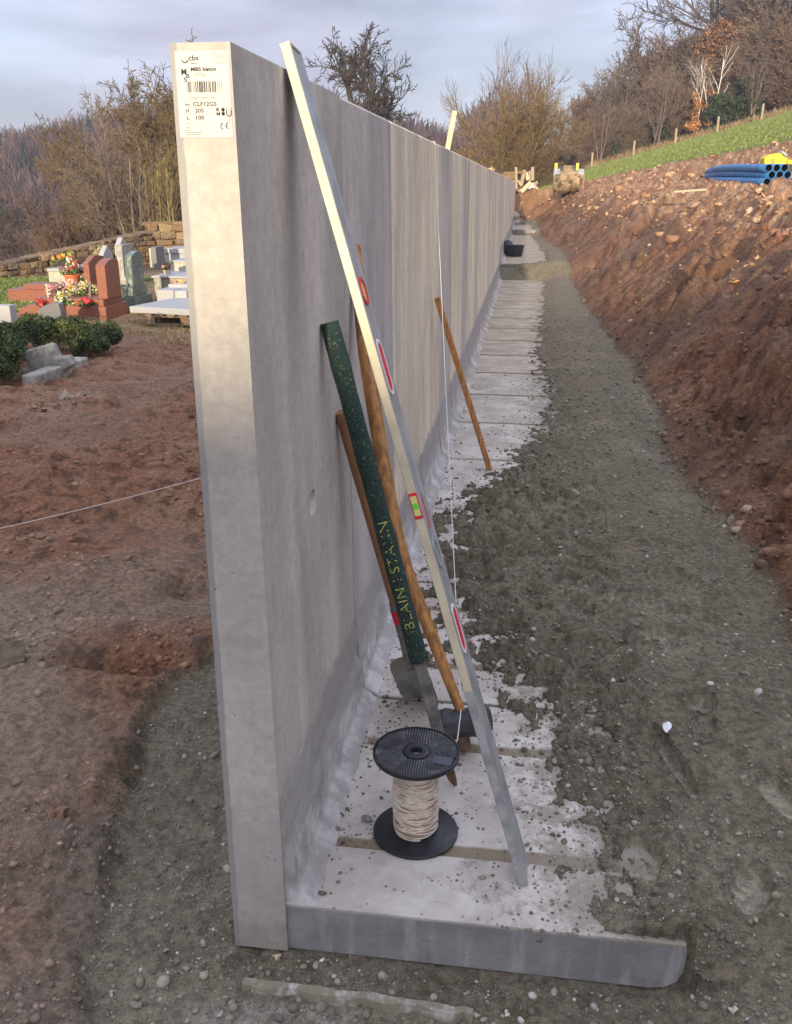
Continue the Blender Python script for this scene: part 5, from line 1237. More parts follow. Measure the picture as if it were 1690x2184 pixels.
t = thing('box_tomb', 'white box tomb touching the concrete wall edge', 'grave', (k9(1600, 380).x, y9, k9(1500, 420).z))
m = MB(); m.span((k9(1520, 380).x, y9, k9(1500, 440).z-.1), (k9(1720, 380).x, y9+.9, k9(1500, 348).z)); m.build('body', GRL, t, bevel=.006)
m = MB(); m.span((k9(1514, 340).x, y9-.04, k9(1500, 347).z), (k9(1722, 340).x, y9+.94, k9(1500, 334).z)); m.build('lid', GRW, t, bevel=.005)
yT = 13.3; kT = lambda x, y: pa(x, y, yT)
t = thing('flat_tomb', 'flat pale grave slab on a mossy stone base beside the green marble stone', 'grave', (kT(1500, 480).x, yT, 0))
m = MB(); m.span((kT(1360, 500).x, yT+.04, -.1), (kT(1740, 500).x, yT+1.1, kT(1500, 492).z)); m.build('base', GRD, t, bevel=.01)
m = MB(); m.span((kT(1345, 480).x, yT, kT(1500, 491).z), (kT(1745, 480).x, yT+1.15, kT(1500, 474).z)); m.build('slab', GRW, t, bevel=.006)
# granite blocks and the slab on a pallet near the wall
yK = 11.7; kK = lambda x, y: pa(x, y, yK)
for (a0, b0, a1, b1, yy, lab) in ((1400, 718, 1545, 600, 11.75, 'rough grey granite block left of the others, right of the green marble stone'), (1500, 610, 1720, 548, 12.15, 'long grey granite block lying highest of the granite blocks'),
                               (1556, 682, 1660, 605, 11.65, 'small grey granite block set in front of the long one')):
    p, q = pa(a0, b0, yy), pa(a1, b1, yy); m = MB(); m.span((p.x, yy, p.z if p.z < .1 else .0), (q.x, yy+.45, q.z)); o = m.build('granite_block', GRW, None, bevel=.012, loc=((p.x+q.x)/2, yy+.2, 0)); tag(o, lab, 'stone block', 'granite blocks by the pallet')
p = pa(1215, 850, 10.75); q = pa(1760, 815, 10.6)
zs_ = .17; m = MB(); xa, xb = p.x, -3.35
m.prism([(xa, 10.55), (xb, 10.25), (xb, 11.35), (xa+.25, 11.75)], 'z', zs_, zs_+.085); o = m.build('granite_slab', GRW, None, bevel=.006, loc=(-4.2, 11, zs_)); tag(o, 'pale granite slab lying flat on a wooden pallet by the concrete wall', 'stone slab')
t = thing('pallet', 'wooden pallet under the pale granite slab', 'pallet', (-4.0, 11.0, 0))
for k in range(7):
    m = MB(); x0 = -4.55+k*.17; m.span((x0, 10.42, .146), (x0+.12, 11.45, .167)); m.build('deck_board', PAL, t)
for yy in (10.48, 10.93, 11.38):
    for xx in (-4.45, -3.95, -3.45): m = MB(); m.box((xx, yy, .085), (.13, .10, .078)); m.build('block', PAL, t)
    m = MB(); m.box((-3.95, yy, .135), (1.2, .10, .020)); m.build('stringer_board', PAL, t)
    m = MB(); m.box((-3.95, yy, .036), (1.2, .10, .020)); m.build('bottom_board', PAL, t)
# sandstone kerb slab on the ground by the green stone
m = MB(); p = pa(1150, 760, 11.6); m.prism([(-5.35, 11.75), (-4.55, 11.55), (-4.5, 12.1), (-5.1, 12.35)], 'z', -.02, .085); o = m.build('sandstone_slab', SAND[2], None, bevel=.012, loc=(-5, 11.9, 0)); tag(o, 'flat sandstone slab on the straw between brown plinth and granite blocks', 'stone slab')
# pointed grey stone behind the hedge, pale stele at the picture edge
yP = 9.9; kP = lambda x, y: pa(x, y, yP)
t = thing('gravestone', 'rough pointed grey gravestone rising just behind the box hedge', 'gravestone', (kP(440, 800).x, yP, 0))
m = MB(); m.prism([(kP(318, 820).x, -.05), (kP(318, 805).x, kP(318, 805).z), (kP(370, 745).x, kP(370, 745).z), (kP(480, 710).x, kP(480, 710).z), (kP(520, 720).x, kP(520, 720).z), (kP(540, 800).x, kP(540, 800).z), (kP(545, 820).x, -.05)], 'y', yP, yP+.14); m.build('slab', GRK, t, bevel=.015)
yQ = 9.6; kQ = lambda x, y: pa(x, y, yQ)
t = thing('gravestone', 'pale grey stele at the left edge of the photo behind the hedge', 'gravestone', (kQ(20, 900).x, yQ, 0))
m = MB(); m.span((kQ(-80, 800).x, yQ, -.05), (kQ(90, 800).x, yQ+.16, kQ(40, 735).z)); m.build('slab', GRW, t, bevel=.01)
m = MB(); m.span((kQ(-90, 950).x, yQ-.04, -.05), (kQ(100, 950).x, yQ+.2, kQ(40, 930).z)); m.build('base', GRW, t, bevel=.01)
# fallen stone in front of the hedge, and its kerb
zB = lambda x, y: (x*.17751*.8802, (700+y*.17751)*.8802)
yH = 6.95; kH = lambda x, y: Vector(at(*zB(x, y), yH))
t = thing('gravestone', 'tilted lichen covered gravestone with shoulders leaning in front of the box hedge', 'gravestone', (kH(600, 1250).x, yH, 0))
V2 = [(kH(x, y).x, kH(x, y).z) for x, y in ((310, 1310), (265, 1200), (270, 1110), (390, 1070), (290, 860), (640, 755), (690, 790), (755, 945), (890, 925), (975, 1050), (800, 1150))][::-1]
m = MB(); m.prism(V2, 'y', yH, yH+.16); o = m.build('slab', GRD, t, bevel=.02)
t = thing('kerb_stone', 'grey weathered kerb stones round the corner below the tilted gravestone', 'kerb', (kH(250, 1550).x, yH-.4, 0))
yk = 6.35; kk = lambda x, y: Vector(at(*zB(x, y), yk))
m = MB(); m.span((kk(140, 1500).x, yk, -.06), (kk(345, 1500).x, yk+.55, kk(200, 1385).z)); m.build('corner_block', GRD, t, bevel=.02)
m = MB(); c0, c1 = kk(345, 1440), Vector(at(*zB(1130, 1080), 7.5)); c1.z = 0.0; dd = Vector((c1.x-c0.x, c1.y-yk-.1, 0)); L = dd.length; an = math.atan2(dd.y, dd.x)
m.box(((c0.x+c1.x)/2, (yk+.1+c1.y)/2, .03), (L, .16, .14), Matrix.Rotation(an, 3, 'Z')); m.build('long_kerb', GRD, t, bevel=.02)

# flower pots and flowers
def flowers(label, x, y, z, r, h, cols, pot=None, seed=1, n=150, pr=.09, ph=.13, size=.03):
    r *= .8; h *= .85; size *= .9
    t = thing('flower_pot' if pot else 'flowers', label, 'flower pot' if pot else 'flowers', (x, y, z))
    if pot: m = MB(); m.lathe([(pr*.7, 0), (pr*.95, ph*.85), (pr*1.05, ph*.86), (pr*1.05, ph), (pr*.9, ph), (pr*.85, ph*.9)], 16); m.build('pot', pot, t, smooth=True, world=False)
    z0 = ph if pot else 0
    rg = np.random.default_rng(seed); ce = rg.normal(0, .5, (10, 3))*np.array([r, r, h*.5])+np.array([0, 0, z0+h*.5]); ce[:, 2] = np.maximum(ce[:, 2], z0+.02)
    V, F, C = leaf_cloud(n, ce, r*.42, size, seed, cols); link_mesh('blooms', mesh_np('blooms', V, F, C, False), LEAFM, t)['kind'] = 'stuff'
    V, F, C = leaf_cloud(n, ce*np.array([1, 1, .6])+np.array([0, 0, z0*.4]), r*.4, size, seed+5, [(.06, .12, .03), (.10, .16, .05)]); link_mesh('leaves', mesh_np('leaves', V, F, C, False), LEAFM, t)['kind'] = 'stuff'
    return t
OR, YE, RD, WH, PK, GN = (.85, .30, .05), (.85, .62, .12), (.70, .04, .06), (.82, .80, .55), (.75, .25, .30), (.16, .24, .07)
p = pa(565, 405, 15.3); flowers('pot of orange and yellow flowers on the white box tomb, left one', p.x, p.y, e_(440, 404).z, .13, .22, [OR, YE], MAT('dark_pot', (.05, .05, .05), .5), 1, pr=.07, ph=.08)
p = pa(655, 405, 15.3); flowers('orange pot with green plant on the white box tomb, right one', p.x, p.y, e_(440, 404).z, .11, .17, [GN, YE], POTR, 2)
p = pa(652, 555, 13.2); flowers('red pot with reddish and pale plants on the long brown grave bed', p.x, p.y, q3, .19, .30, [RD, GN, WH, (.35, .10, .10)], POTR, 3, 260, .14, .14, .035)
p = pa(715, 545, 13.35); flowers('bunch of pink flowers beside the red pot on the brown grave bed', p.x, p.y, q3, .13, .30, [PK, (.80, .45, .42), RD], None, 4, 200)
p = pa(590, 735, 11.1); flowers('bouquet of pale yellow roses with dark leaves on the front grave bed', p.x, p.y-.03, r2, .15, .26, [WH, YE, WH], None, 5, 160, size=.045)
p = pa(560, 665, 11.6); flowers('bushy pink and cream heather left on the front grave bed', p.x, p.y, r3, .20, .20, [PK, WH, (.72, .50, .40)], None, 6, 420, size=.022)
p = pa(660, 665, 11.7); flowers('yellow and purple flowers in the middle of the front grave bed', p.x, p.y, r3, .16, .19, [YE, YE, (.50, .10, .25)], None, 7, 420, size=.022)
p = pa(765, 665, 11.6); flowers('cream heather next to the wavy topped gravestone', p.x, p.y, r3, .22, .19, [WH, (.80, .68, .35), YE], None, 8, 520, size=.022)
p = pa(800, 738, 11.08); flowers('low bunch of red flowers at the foot of the heather', p.x, p.y-.02, r2, .16, .09, [RD, (.80, .10, .12)], None, 9, 240, size=.025)
p = pa(400, 740, 11.08); flowers('red flowers low at the left of the front grave bed', p.x, p.y-.02, r2, .13, .10, [RD, (.75, .12, .12)], None, 10, 160, size=.025)
p = pa(1494, 470, 13.6); flowers('small pale pot of reddish flowers on the flat grave slab', p.x, p.y, kT(1500, 474).z, .08, .11, [(.45, .15, .12), (.5, .3, .2)], POTC, 11, 90, .07, .08)
p = pa(1580, 560, 12.3); flowers('white and red flowers behind the long granite block', p.x, p.y, .32, .16, .14, [WH, RD, YE], None, 12, 160)
p = pa(850, 300, 17.0); flowers('pale yellow plant left of the small pointed gravestone', p.x, p.y, p.z-.1, .2, .3, [(.55, .45, .18), (.42, .34, .14)], None, 13, 240)
for u0, lab in ((435, 'thin pale wooden cross stick at the left of the front grave bed'),):
    p = pa(435, 690, 11.2); m = MB(); m.box((p.x, p.y, r3+.08), (.025, .02, .22)); m.box((p.x+.01, p.y, r3+.05), (.07, .018, .02)); o = m.build('wooden_cross', GRL, None, loc=(p.x, p.y, r3)); tag(o, lab, 'grave marker')
for xx, lab in ((690, 'dark lantern post left among the heather'), (812, 'dark lantern post right among the heather')):
    p = pa(xx, 680, 11.35); m = MB(); m.box((p.x, p.y, r3+.09), (.035, .03, .20), Matrix.Rotation(.12, 3, 'Y')); m.box((p.x+.012, p.y, r3+.2), (.045, .04, .03)); o = m.build('grave_lantern', GRK, None, bevel=.004, loc=(p.x, p.y, r3)); tag(o, lab, 'grave lantern')

# box hedge
HC = [(.040, .066, .020), (.055, .090, .028), (.028, .050, .016), (.085, .105, .032)]
def hedge(name, label, spheres, n, seed, hole=None):
    t = thing(name, label, 'hedge', (spheres[0][0], spheres[0][1], 0)); ox, oy = spheres[0][0], spheres[0][1]
    ce = []; rd = []; rg = np.random.default_rng(seed)
    for (x, y, z, r) in spheres:
        for _ in range(16):
            d = rg.normal(size=3); d /= np.linalg.norm(d); d[2] = abs(d[2])*.9-.25
            ce.append((x-ox+d[0]*r*.72, y-oy+d[1]*r*.72, max(.06, z+d[2]*r*.72))); rd.append(r*rg.uniform(.28, .42))
    V, F, C = leaf_cloud(n, ce, np.array(rd), .0155, seed, HC); V[:, 2] = np.maximum(V[:, 2], .005)
    if hole is not None:
        k = (ell(V[:, 0]+ox, V[:, 2], *hole) < 1)
        k4 = np.repeat(k.reshape(-1, 4).any(1), 4) & np.repeat(rg.random(len(V)//4) < .72, 4); C = C.copy(); kk = np.repeat(ell(V[:, 0]+ox, V[:, 2], *hole).reshape(-1, 4).mean(1) < 1.3, 4); C[kk] = C[kk]*np.array([2.6, 2.0, 1.6]); keep = ~k4
        V, C = V[keep], C[keep]; F = np.arange(len(V)).reshape(-1, 4)
    link_mesh('foliage', mesh_np('foliage', V, F, C, False), LEAFM, t)
    segs = []; r_ = random.Random(seed)
    for (x, y, z, r) in spheres:
        for _ in range(9): grow(segs, (x-ox+r_.uniform(-.1, .1), y-oy+r_.uniform(-.1, .1), 0), rnd_dir((0, 0, 1), r_.uniform(.1, .7), r_), (z+r)*.50, .008, 0, dict(BASE, lev=2, seg=[4, 3]+[2]*3, rmin=.004), r_)
    V, F = prisms(segs, 4); o = link_mesh('stems', mesh_np('stems', V, F, np.full((len(V), 3), (.25, .20, .10)), False), BARK, t); o['kind'] = 'stuff'
    return t
hedge('box_hedge', 'clipped dark green box hedge with a bare gap, behind the tilted gravestone', [(-4.40, 8.15, .20, .29), (-4.16, 8.0, .15, .22), (-4.74, 8.3, .21, .28), (-5.08, 8.45, .21, .27), (-4.3, 8.5, .2, .27)], 30000, 3, (-4.50, .22, .20, .14))
hedge('box_hedge', 'dark green box hedge cut off by the left edge of the photo', [(-4.46, 6.75, .22, .27), (-4.80, 7.15, .24, .30), (-4.42, 6.42, .16, .22), (-4.95, 6.7, .24, .30), (-5.0, 7.6, .24, .28)], 30000, 4)

# old sandstone wall round the cemetery: every stone its own part
def stone_var(seed):
    rg = np.random.default_rng(seed); m = MB(); m.box((0, 0, 0), (1, 1, 1)); V = np.array(m.v)*1.0; V += rg.uniform(-.17, .17, V.shape)
    bm = bmesh.new(); vs = [bm.verts.new(v) for v in V]
    for f in m.f: bm.faces.new([vs[i] for i in f])
    bmesh.ops.bevel(bm, geom=bm.edges[:], offset=.09, segments=1, affect='EDGES'); me = bpy.data.meshes.new('stone'); bm.to_mesh(me); bm.free(); return me
STV = [[stone_var(q*7+k) for k in range(4)] for q in range(4)]
for q in range(4):
    for me in STV[q]: me.materials.append(SAND[q])
def rubble_wall(name, label, P0, P1, z0, z1a, z1b, th, course, slen, seed, cap=True):
    P0, P1 = Vector(P0), Vector(P1); d = P1-P0; L = d.length; a = math.atan2(d.y, d.x); t = thing(name, label, 'wall', (P0.x, P0.y, z0), None, a); rg = random.Random(seed)
    def zt(s): return (z1a+(z1b-z1a)*s/L)-z0
    m = MB(); m.prism([(0, -.2), (L, -.2), (L, zt(L)-.05), (0, zt(0)-.05)], 'y', -th/2+.03, th/2-.03); m.build('mortar_core', SAND[3], t, world=False)
    z = 0.0
    while z < max(zt(0), zt(L)):
        h = course*rg.uniform(.8, 1.25); s = rg.uniform(-slen, 0)
        while s < L:
            l = slen*rg.uniform(.6, 1.6); c = s+l/2
            if 0 <= c <= L and z+h*.6 < zt(c):
                q = rg.choice((0, 0, 1, 1, 2, 3)); o = link_mesh('stone', rg.choice(STV[q]), None, t, (c, -th/2+rg.uniform(-.01, .02), z+h/2)); o.scale = (l*.95, .14, h*.92); o.rotation_euler = (rg.uniform(-.04, .04), rg.uniform(-.05, .05), rg.uniform(-.04, .04))
            s += l
        z += h
    if cap:
        s = 0
        while s < L:
            l = slen*rg.uniform(.9, 1.9); o = link_mesh('cap_stone', rg.choice(STV[rg.choice((0, 1, 3))]), None, t, (s+l/2, 0, zt(s+l/2)+.0)); o.scale = (l*.97, th*1.2, .085); o.rotation_euler = (0, -math.atan2(z1b-z1a, L)+rg.uniform(-.03, .03), rg.uniform(-.03, .03)); s += l
    return t
W0 = at(-60, 600, 16.0); W1 = at(318, 520, 21.5)
rubble_wall('cemetery_wall', 'long low old sandstone wall with cap stones behind the graves', (W0[0], W0[1]+.3, 0), (W1[0], W1[1], 0), -.15, .22, .74, .32, .115, .24, 4)
W2 = at(312, 500, 21.6); W3 = at(440, 480, 22.4)
rubble_wall('cemetery_wall', 'taller section of old sandstone wall next to the concrete wall edge', (W2[0], W2[1], 0), (W3[0], W3[1], 0), -.1, .94, .97, .4, .17, .34, 5)
x_, y_ = by_pix(1060, 38.6)
# ruined sandstone wall beyond the end of the concrete wall
a0 = at(1030, 380, 38.2); a1 = at(1105, 400, 38.0)
rubble_wall('ruined_wall', 'stub of yellow sandstone wall with sloping coping just beyond the far end of the concrete wall', (a0[0]-.5, a0[1], 0), (a1[0], a1[1], 0), 1.0, at(1035, 372, 38)[2], at(1104, 368, 38)[2], .45, .26, .50, 6)

# village house behind the wall
t = thing('village_house', 'small village house roof with a white gable glimpsed behind the old wall', 'house', (-33, 48, -6)); yv = 52
hp = lambda u, v: Vector(at(u, v, yv))
g0, g1, gp = hp(10, 560), hp(32, 558), hp(19, 534)
m = MB(); m.prism([(g0.x-.1, g0.z-3), (g1.x+.1, g1.z-3), (g1.x, g1.z), (gp.x, gp.z-.1), (g0.x, g0.z)], 'y', yv, yv+.3); m.build('gable_wall', MAT('white_render', (.62, .60, .56), .9, .1, 4, 0), t)
m = MB(); rt = MAT('dark_roof_tiles', (.10, .075, .065), .9, .3, 6, .4, 30)
e2 = hp(80, 556); m.add([(g0.x-.5, yv-.4, g0.z-.5), (gp.x, yv-.4, gp.z+.1), (gp.x+4, yv+9, gp.z+.1), (g0.x+3.5, yv+9, g0.z-.5)], [(0, 1, 2, 3)]); m.add([(gp.x, yv-.4, gp.z+.1), (g1.x+.5, yv-.4, g1.z-.5), (g1.x+5, yv+9, g1.z-.5), (gp.x+4, yv+9, gp.z+.1)], [(0, 1, 2, 3)]); o = m.build('roof', rt, t)
md = o.modifiers.new('s', 'SOLIDIFY'); md.thickness = .18
m = MB(); m.span((hp(32, 540).x, yv+3, hp(32, 565).z-3), (hp(78, 540).x, yv+3.3, hp(60, 546).z)); m.build('side_wall', MAT('grey_render', (.34, .31, .30), .9, .15, 4, 0), t)
m = MB(); m.span((hp(54, 540).x, yv+2.6, hp(54, 548).z), (hp(59, 540).x, yv+2.95, hp(58, 532).z)); m.build('chimney', MAT('white_chimney', (.6, .6, .58), .9, .1, 5, 0), t)
# loose pale stones on the bare earth
for i, (x, y, s, lab) in enumerate(((450, 1630, .052, 'leftmost of the pale stones below the kerb'), (600, 1625, .060, 'flat pale stone second from the left below the kerb'), (700, 1600, .045, 'small pale stone between two bigger ones below the kerb'),
                                    (765, 1540, .060, 'squarish pale stone highest of the stones below the kerb'), (1030, 1545, .048, 'brownish stone right of the pale stones below the kerb'), (900, 1455, .10, 'flat straw coloured stone above the pale stones'), (1120, 1440, .07, 'flat pale stone right of the straw coloured one'))):
    p = atz(*zB(x, y), 0.02); rock('stone', p[0], p[1], s, (.36, .27, .20) if i != 4 else (.26, .17, .13), lab, 'stone', 'pale stones on the bare earth', .55, 40+i, rot=i*1.3)
p = atz(122, 1742, .03); rock('stone', p[0], p[1], .060, (.22, .12, .08), 'reddish brown stone stuck in the earth left of the gravel strip', 'stone', None, .6, 71, rot=.5)
# concrete footing and its pale post base at the left edge
p = atz(0, 1425, .0); m = MB(); m.prism([(p[0]-.5, p[1]-.10), (p[0]+.015, p[1]+.20), (p[0]+.10, p[1]+.02), (p[0]+.02, p[1]-.08)], 'z', -.06, .035); o = m.build('concrete_footing', MAT('mossy_concrete', (.135, .108, .070), .95, .3, 20, .5, 70, .1), None, bevel=.01, loc=(p[0], p[1], 0)); tag(o, 'mossy concrete footing at the left edge of the photo', 'footing')
p = at(-4, 1400, p[1]+.10); m = MB(); m.box((p[0]-.05, p[1], .13), (.10, .05, .20)); o = m.build('post_base', GRW, None, bevel=.015, loc=(p[0]-.05, p[1], .03)); tag(o, 'pale rounded post end standing on the mossy footing', 'post')
# ------------------------------------------------------------------ bank, plateau and the far end
BLUE = MAT('blue_pipe_plastic', (.045, .19, .42), .5, .2, 6, .05, 60, .35, col2=(.17, .22, .28), thr=(.56, .75)); BLUEI = MAT('dark_pipe_inside', (.012, .016, .022), .6, .1, 6, 0)
YELL = MAT('machine_yellow', (.80, .53, .02), .45, .12, 7, .1, 60, .4, col2=(.55, .33, .06), thr=(.58, .75)); DARKM = MAT('dark_machine_metal', (.06, .055, .05), .6, .3, 12, .2, 60, .3, .2)
MUDST = MAT('muddy_steel', (.36, .26, .155), .8, .3, 5, .4, 40, .2, .1, col2=(.10, .075, .05), thr=(.48, .62)); BLUEW = MAT('worn_blue_paint', (.36, .42, .47), .6, .25, 9, .1, 60, .3)
WOODG = MAT('weathered_post_wood', (.40, .32, .22), .9, .25, 9, .3, 60, .1, stretch=(10, 10, 1.5)); WOODY = MAT('fresh_lath_wood', (.66, .55, .34), .8, .2, 7, .2, 60, .2, stretch=(10, 10, 1.5))
RUB = MAT('grey_rubber', (.045, .052, .055), .55, .2, 12, .1, 60, .35, col2=(.12, .125, .12), thr=(.6, .75))

# mortar tub and bucket
p = atz(1098, 546, .405); t = thing('mortar_tub', 'round dark grey plastic mortar tub standing on the raised slab', 'tub', p)
m = MB(); m.lathe([(.155, 0), (.168, .02), (.185, .14), (.187, .15), (.200, .215), (.215, .218), (.215, .232), (.196, .232), (.160, .02)], 28); m.build('body', RUB, t, smooth=True, world=False)
for a in (-1.57, 1.57): m = MB(); m.box((.20*math.cos(a), .20*math.sin(a), .19), (.09, .05, .02)); m.build('handle', RUB, t, bevel=.005, world=False)
p = atz(1081, 544, .405); t = thing('bucket', 'dark bucket lying on its side between mortar tub and wall', 'bucket', (p[0]+.03, p[1]+.12, p[2]+.13)); t.rotation_euler = (-1.15, .2, .4)
m = MB(); m.lathe([(.0001, -.14), (.10, -.14), (.105, -.13), (.13, .12), (.138, .125), (.138, .14), (.122, .14), (.095, -.11), (.0001, -.11)], 22); m.build('body', RUB, t, smooth=True, world=False)
m = MB(); m.tube([(.135*math.cos(a), .135*math.sin(a)*.3-.02, .12+.10*math.sin(a)) for a in np.linspace(0, PI, 12)], .004, 5); m.build('bail', DARKM, t, smooth=True, world=False)

# blue pipes
BX0, BY0, BX1, BY1 = 5.62, 27.6, 5.55, 19.6
k_ = 0; zb0 = gz(5.6, 23)+.02
def pipe(lab, row, col, seed):
    rg = random.Random(seed); D = .155; R_ = D/2
    xo = col*D*1.02+(row % 2)*D*.5; zo = row*D*.87
    far = Vector(at(1507+col*6, 391, 26.5)); near = Vector(at(1636+xo/D*16.5+(row % 2)*0, 396, 19.2)); zb = near.z
    ptsl = []
    for f in np.linspace(0, 1, 14):
        p = far.lerp(near, f); p.z = (far.z+(near.z-far.z)*f)+zo*(.80+.20*f)+R_+.05*math.sin(f*PI)*(1 if row else .3); p.x += .22*math.sin(f*PI)*(-1); ptsl.append(p)
    t = thing('pipe', lab, 'pipe', ptsl[0], 'blue pipes on the earth bank'); m = MB(); m.tube(ptsl, R_, 18, cap=False); o = m.build('wall', BLUE, t, smooth=True)
    md = o.modifiers.new('s', 'SOLIDIFY'); md.thickness = .008; md.offset = -1
    m = MB(); e = (ptsl[-2]-ptsl[-1]).normalized(); m.tube([ptsl[-1]+e*.02, ptsl[-1]+e*1.2], R_-.009, 18, cap=False); m.f = [f[::-1] for f in m.f]; m.build('lining', BLUEI, t, smooth=True)
    m = MB(); q = ptsl[5]; e = (ptsl[6]-ptsl[5]).normalized(); m.tube([q-e*.05, q+e*.05], R_+.004, 18); m.build('joint_ring', BLUE, t, smooth=True)
for i, (lab, row, col) in enumerate((('lower left blue pipe, first of the bottom row', 0, 0), ('second blue pipe of the bottom row', 0, 1), ('third blue pipe of the bottom row', 0, 2), ('fourth blue pipe of the bottom row, by the right photo edge', 0, 3), ('blue pipe in the middle row, first from the left', 1, 0), ('second blue pipe of the middle row', 1, 1), ('third blue pipe of the middle row', 1, 2),
                          ('blue pipe on top of the stack, left one', 2, 0), ('blue pipe on top of the stack, middle one', 2, 1), ('blue pipe on top of the stack, right one', 2, 2))): pipe(lab+' on the bank', row, col, i)

# yellow plate compactor, partly outside the frame
yY = 21.5; ky = lambda u, v: Vector(at(u, v, yY))
b0 = ky(1645, 366); t = thing('compactor', 'yellow machine hood on the earth mound at the right edge of the photo', 'machine', b0)
m = MB(); pr = [ky(u, v) for u, v in ((1631, 364), (1631, 336), (1642, 329), (1665, 325), (1674, 333), (1682, 338), (1678, 352), (1668, 362), (1650, 367), (1637, 369))]
m.prism([(p.x, p.z) for p in pr][::-1], 'y', yY, yY+.45); m.build('hood', YELL, t, bevel=.03, seg=3)
for k in range(5): m = MB(); p = ky(1649, 340+k*4.0); m.box((p.x, yY-.002, p.z), (.10, .012, .012), Matrix.Rotation(-.25, 3, 'Y')); m.build('vent_slot', DARKM, t, world=True)
m = MB(); p = ky(1672, 327); m.box((p.x+.03, yY+.2, p.z), (.16, .3, .05), Matrix.Rotation(.6, 3, 'Y')); m.build('cap', BLUEW, t, bevel=.01)
m = MB(); p, q = ky(1682, 340), ky(1720, 350); m.span((p.x, yY+.05, q.z), (q.x, yY+.4, p.z)); m.build('arm', YELL, t, bevel=.02)
m = MB(); p, q = ky(1668, 366), ky(1715, 352); m.span((p.x, yY+.1, p.z), (q.x, yY+.35, q.z)); m.build('engine_block', DARKM, t, bevel=.02)
m = MB(); p, q = ky(1634, 378), ky(1720, 366); m.span((p.x+.1, yY-.02, p.z-.12), (q.x, yY+.5, q.z)); m.build('base_plate', MUDST, t, bevel=.02)

# roller
yR = 32.5; kr = lambda u, v: Vector(at(u, v, yR))
x0, x1 = kr(1181, 390).x, kr(1247, 390).x; zt_, zb_ = kr(1210, 361).z, kr(1210, 410).z; Rr_ = (zt_-zb_)/2; zc = (zt_+zb_)/2
t = thing('road_roller', 'muddy drum roller with yellow posts parked at the edge of the meadow', 'roller', ((x0+x1)/2, yR+Rr_, zb_))
m = MB(); n_ = 32; V = []
for x, r_ in ((x0+.02, Rr_*.62), (x0, Rr_*.80), (x0+.05, Rr_*.95), (x0+.16, Rr_), (x1-.16, Rr_), (x1-.05, Rr_*.95), (x1, Rr_*.80), (x1-.02, Rr_*.62)): V += [(x, yR+Rr_+r_*math.cos(2*PI*k/n_), zc+r_*math.sin(2*PI*k/n_)) for k in range(n_)]
m.add(V, [(i*n_+k, i*n_+(k+1) % n_, (i+1)*n_+(k+1) % n_, (i+1)*n_+k) for i in range(7) for k in range(n_)]+[tuple(range(n_-1, -1, -1)), tuple(range(7*n_, 8*n_))]); m.build('drum', MUDST, t, smooth=True)
for xx in (x0+.10, x1-.14): m = MB(); m.box((xx, yR+.12, zt_-.10), (.22, .10, .24), Matrix.Rotation(.35, 3, 'X')); m.build('fender', BLUEW, t, bevel=.02)
for u in (1184, 1230): p = kr(u, 352); m = MB(); m.span((p.x, yR+.25, zt_-.05), (p.x+.10, yR+.35, kr(u, 347).z)); m.build('yellow_post', YELL, t, bevel=.01)
m = MB(); p, q = kr(1188, 361), kr(1238, 352); m.span((p.x, yR+.3, p.z-.08), (q.x, yR+1.2, q.z-.03)); m.build('frame', DARKM, t, bevel=.02)
m = MB(); p, q = kr(1202, 362), kr(1226, 352); m.span((p.x, yR+.22, p.z-.02), (q.x, yR+.9, q.z)); m.build('engine_cover', MUDST, t, bevel=.03)
m = MB(); m.span((x0+.02, yR+1.35, zb_+.02), (x1-.02, yR+2.3, zb_+.75)); m.build('rear_drum', DARKM, t, bevel=.2, seg=4)

# plank, fence posts, broken posts and debris
def stick(name, a, b, w_, mat, label, cat, group=None, base=None, w2=None):
    a, b = Vector(a), Vector(b); d, w, n = frame(b-a, (1, .3, .1)); m = MB(); m.box((a+b)/2, (w_, w2 or w_, (b-a).length), R3(w, n, d)); o = m.build(name, mat, None, bevel=w_*.12, loc=a); return tag(o, label, cat, group)
p, q = Vector(at(1440, 409, 14.6)), Vector(at(1506, 404, 14.2)); zz = max(gz(p.x, p.y), gz(q.x, q.y))
stick('plank', p, q, .07, WOODY, 'pale plank lying along the top of the earth bank', 'plank', w2=.03)
FP = [(1183, 345, 61.5, 'first meadow fence post, seen behind the roller'), (1262, 356, 62, 'second meadow fence post from the left, right of the roller'), (1350, 336, 62, 'third meadow fence post from the left'), (1440, 311, 62, 'fourth meadow fence post, below the dark evergreens'), (1530, 281, 62, 'fifth meadow fence post, below the orange oak sapling'), (1625, 252, 62, 'topmost meadow fence post near the right edge'), (1692, 232, 62, 'last meadow fence post at the very right edge')]
for u, v, yy, lab in FP:
    p = at(u, v, yy); z0 = gz(p[0], p[1]); stick('fence_post', (p[0], p[1], z0-.1), (p[0]+random.uniform(-.05, .05), p[1], z0+.92), .11, WOODG, lab, 'fence post', 'meadow fence posts')
p = at(955, 317, 5.2); top_ = at(970, 237, 5.35); la, lb = Vector(at(955, 317, 8.0)), Vector(at(970, 237, 8.1)); stick('wooden_lath', la+(la-lb).normalized()*1.9, lb, .050, WOODY, 'pale squared lath sticking up behind the concrete wall', 'lath')
yD = 37.6; kd = lambda u, v, Y=yD: at(u, v, Y)
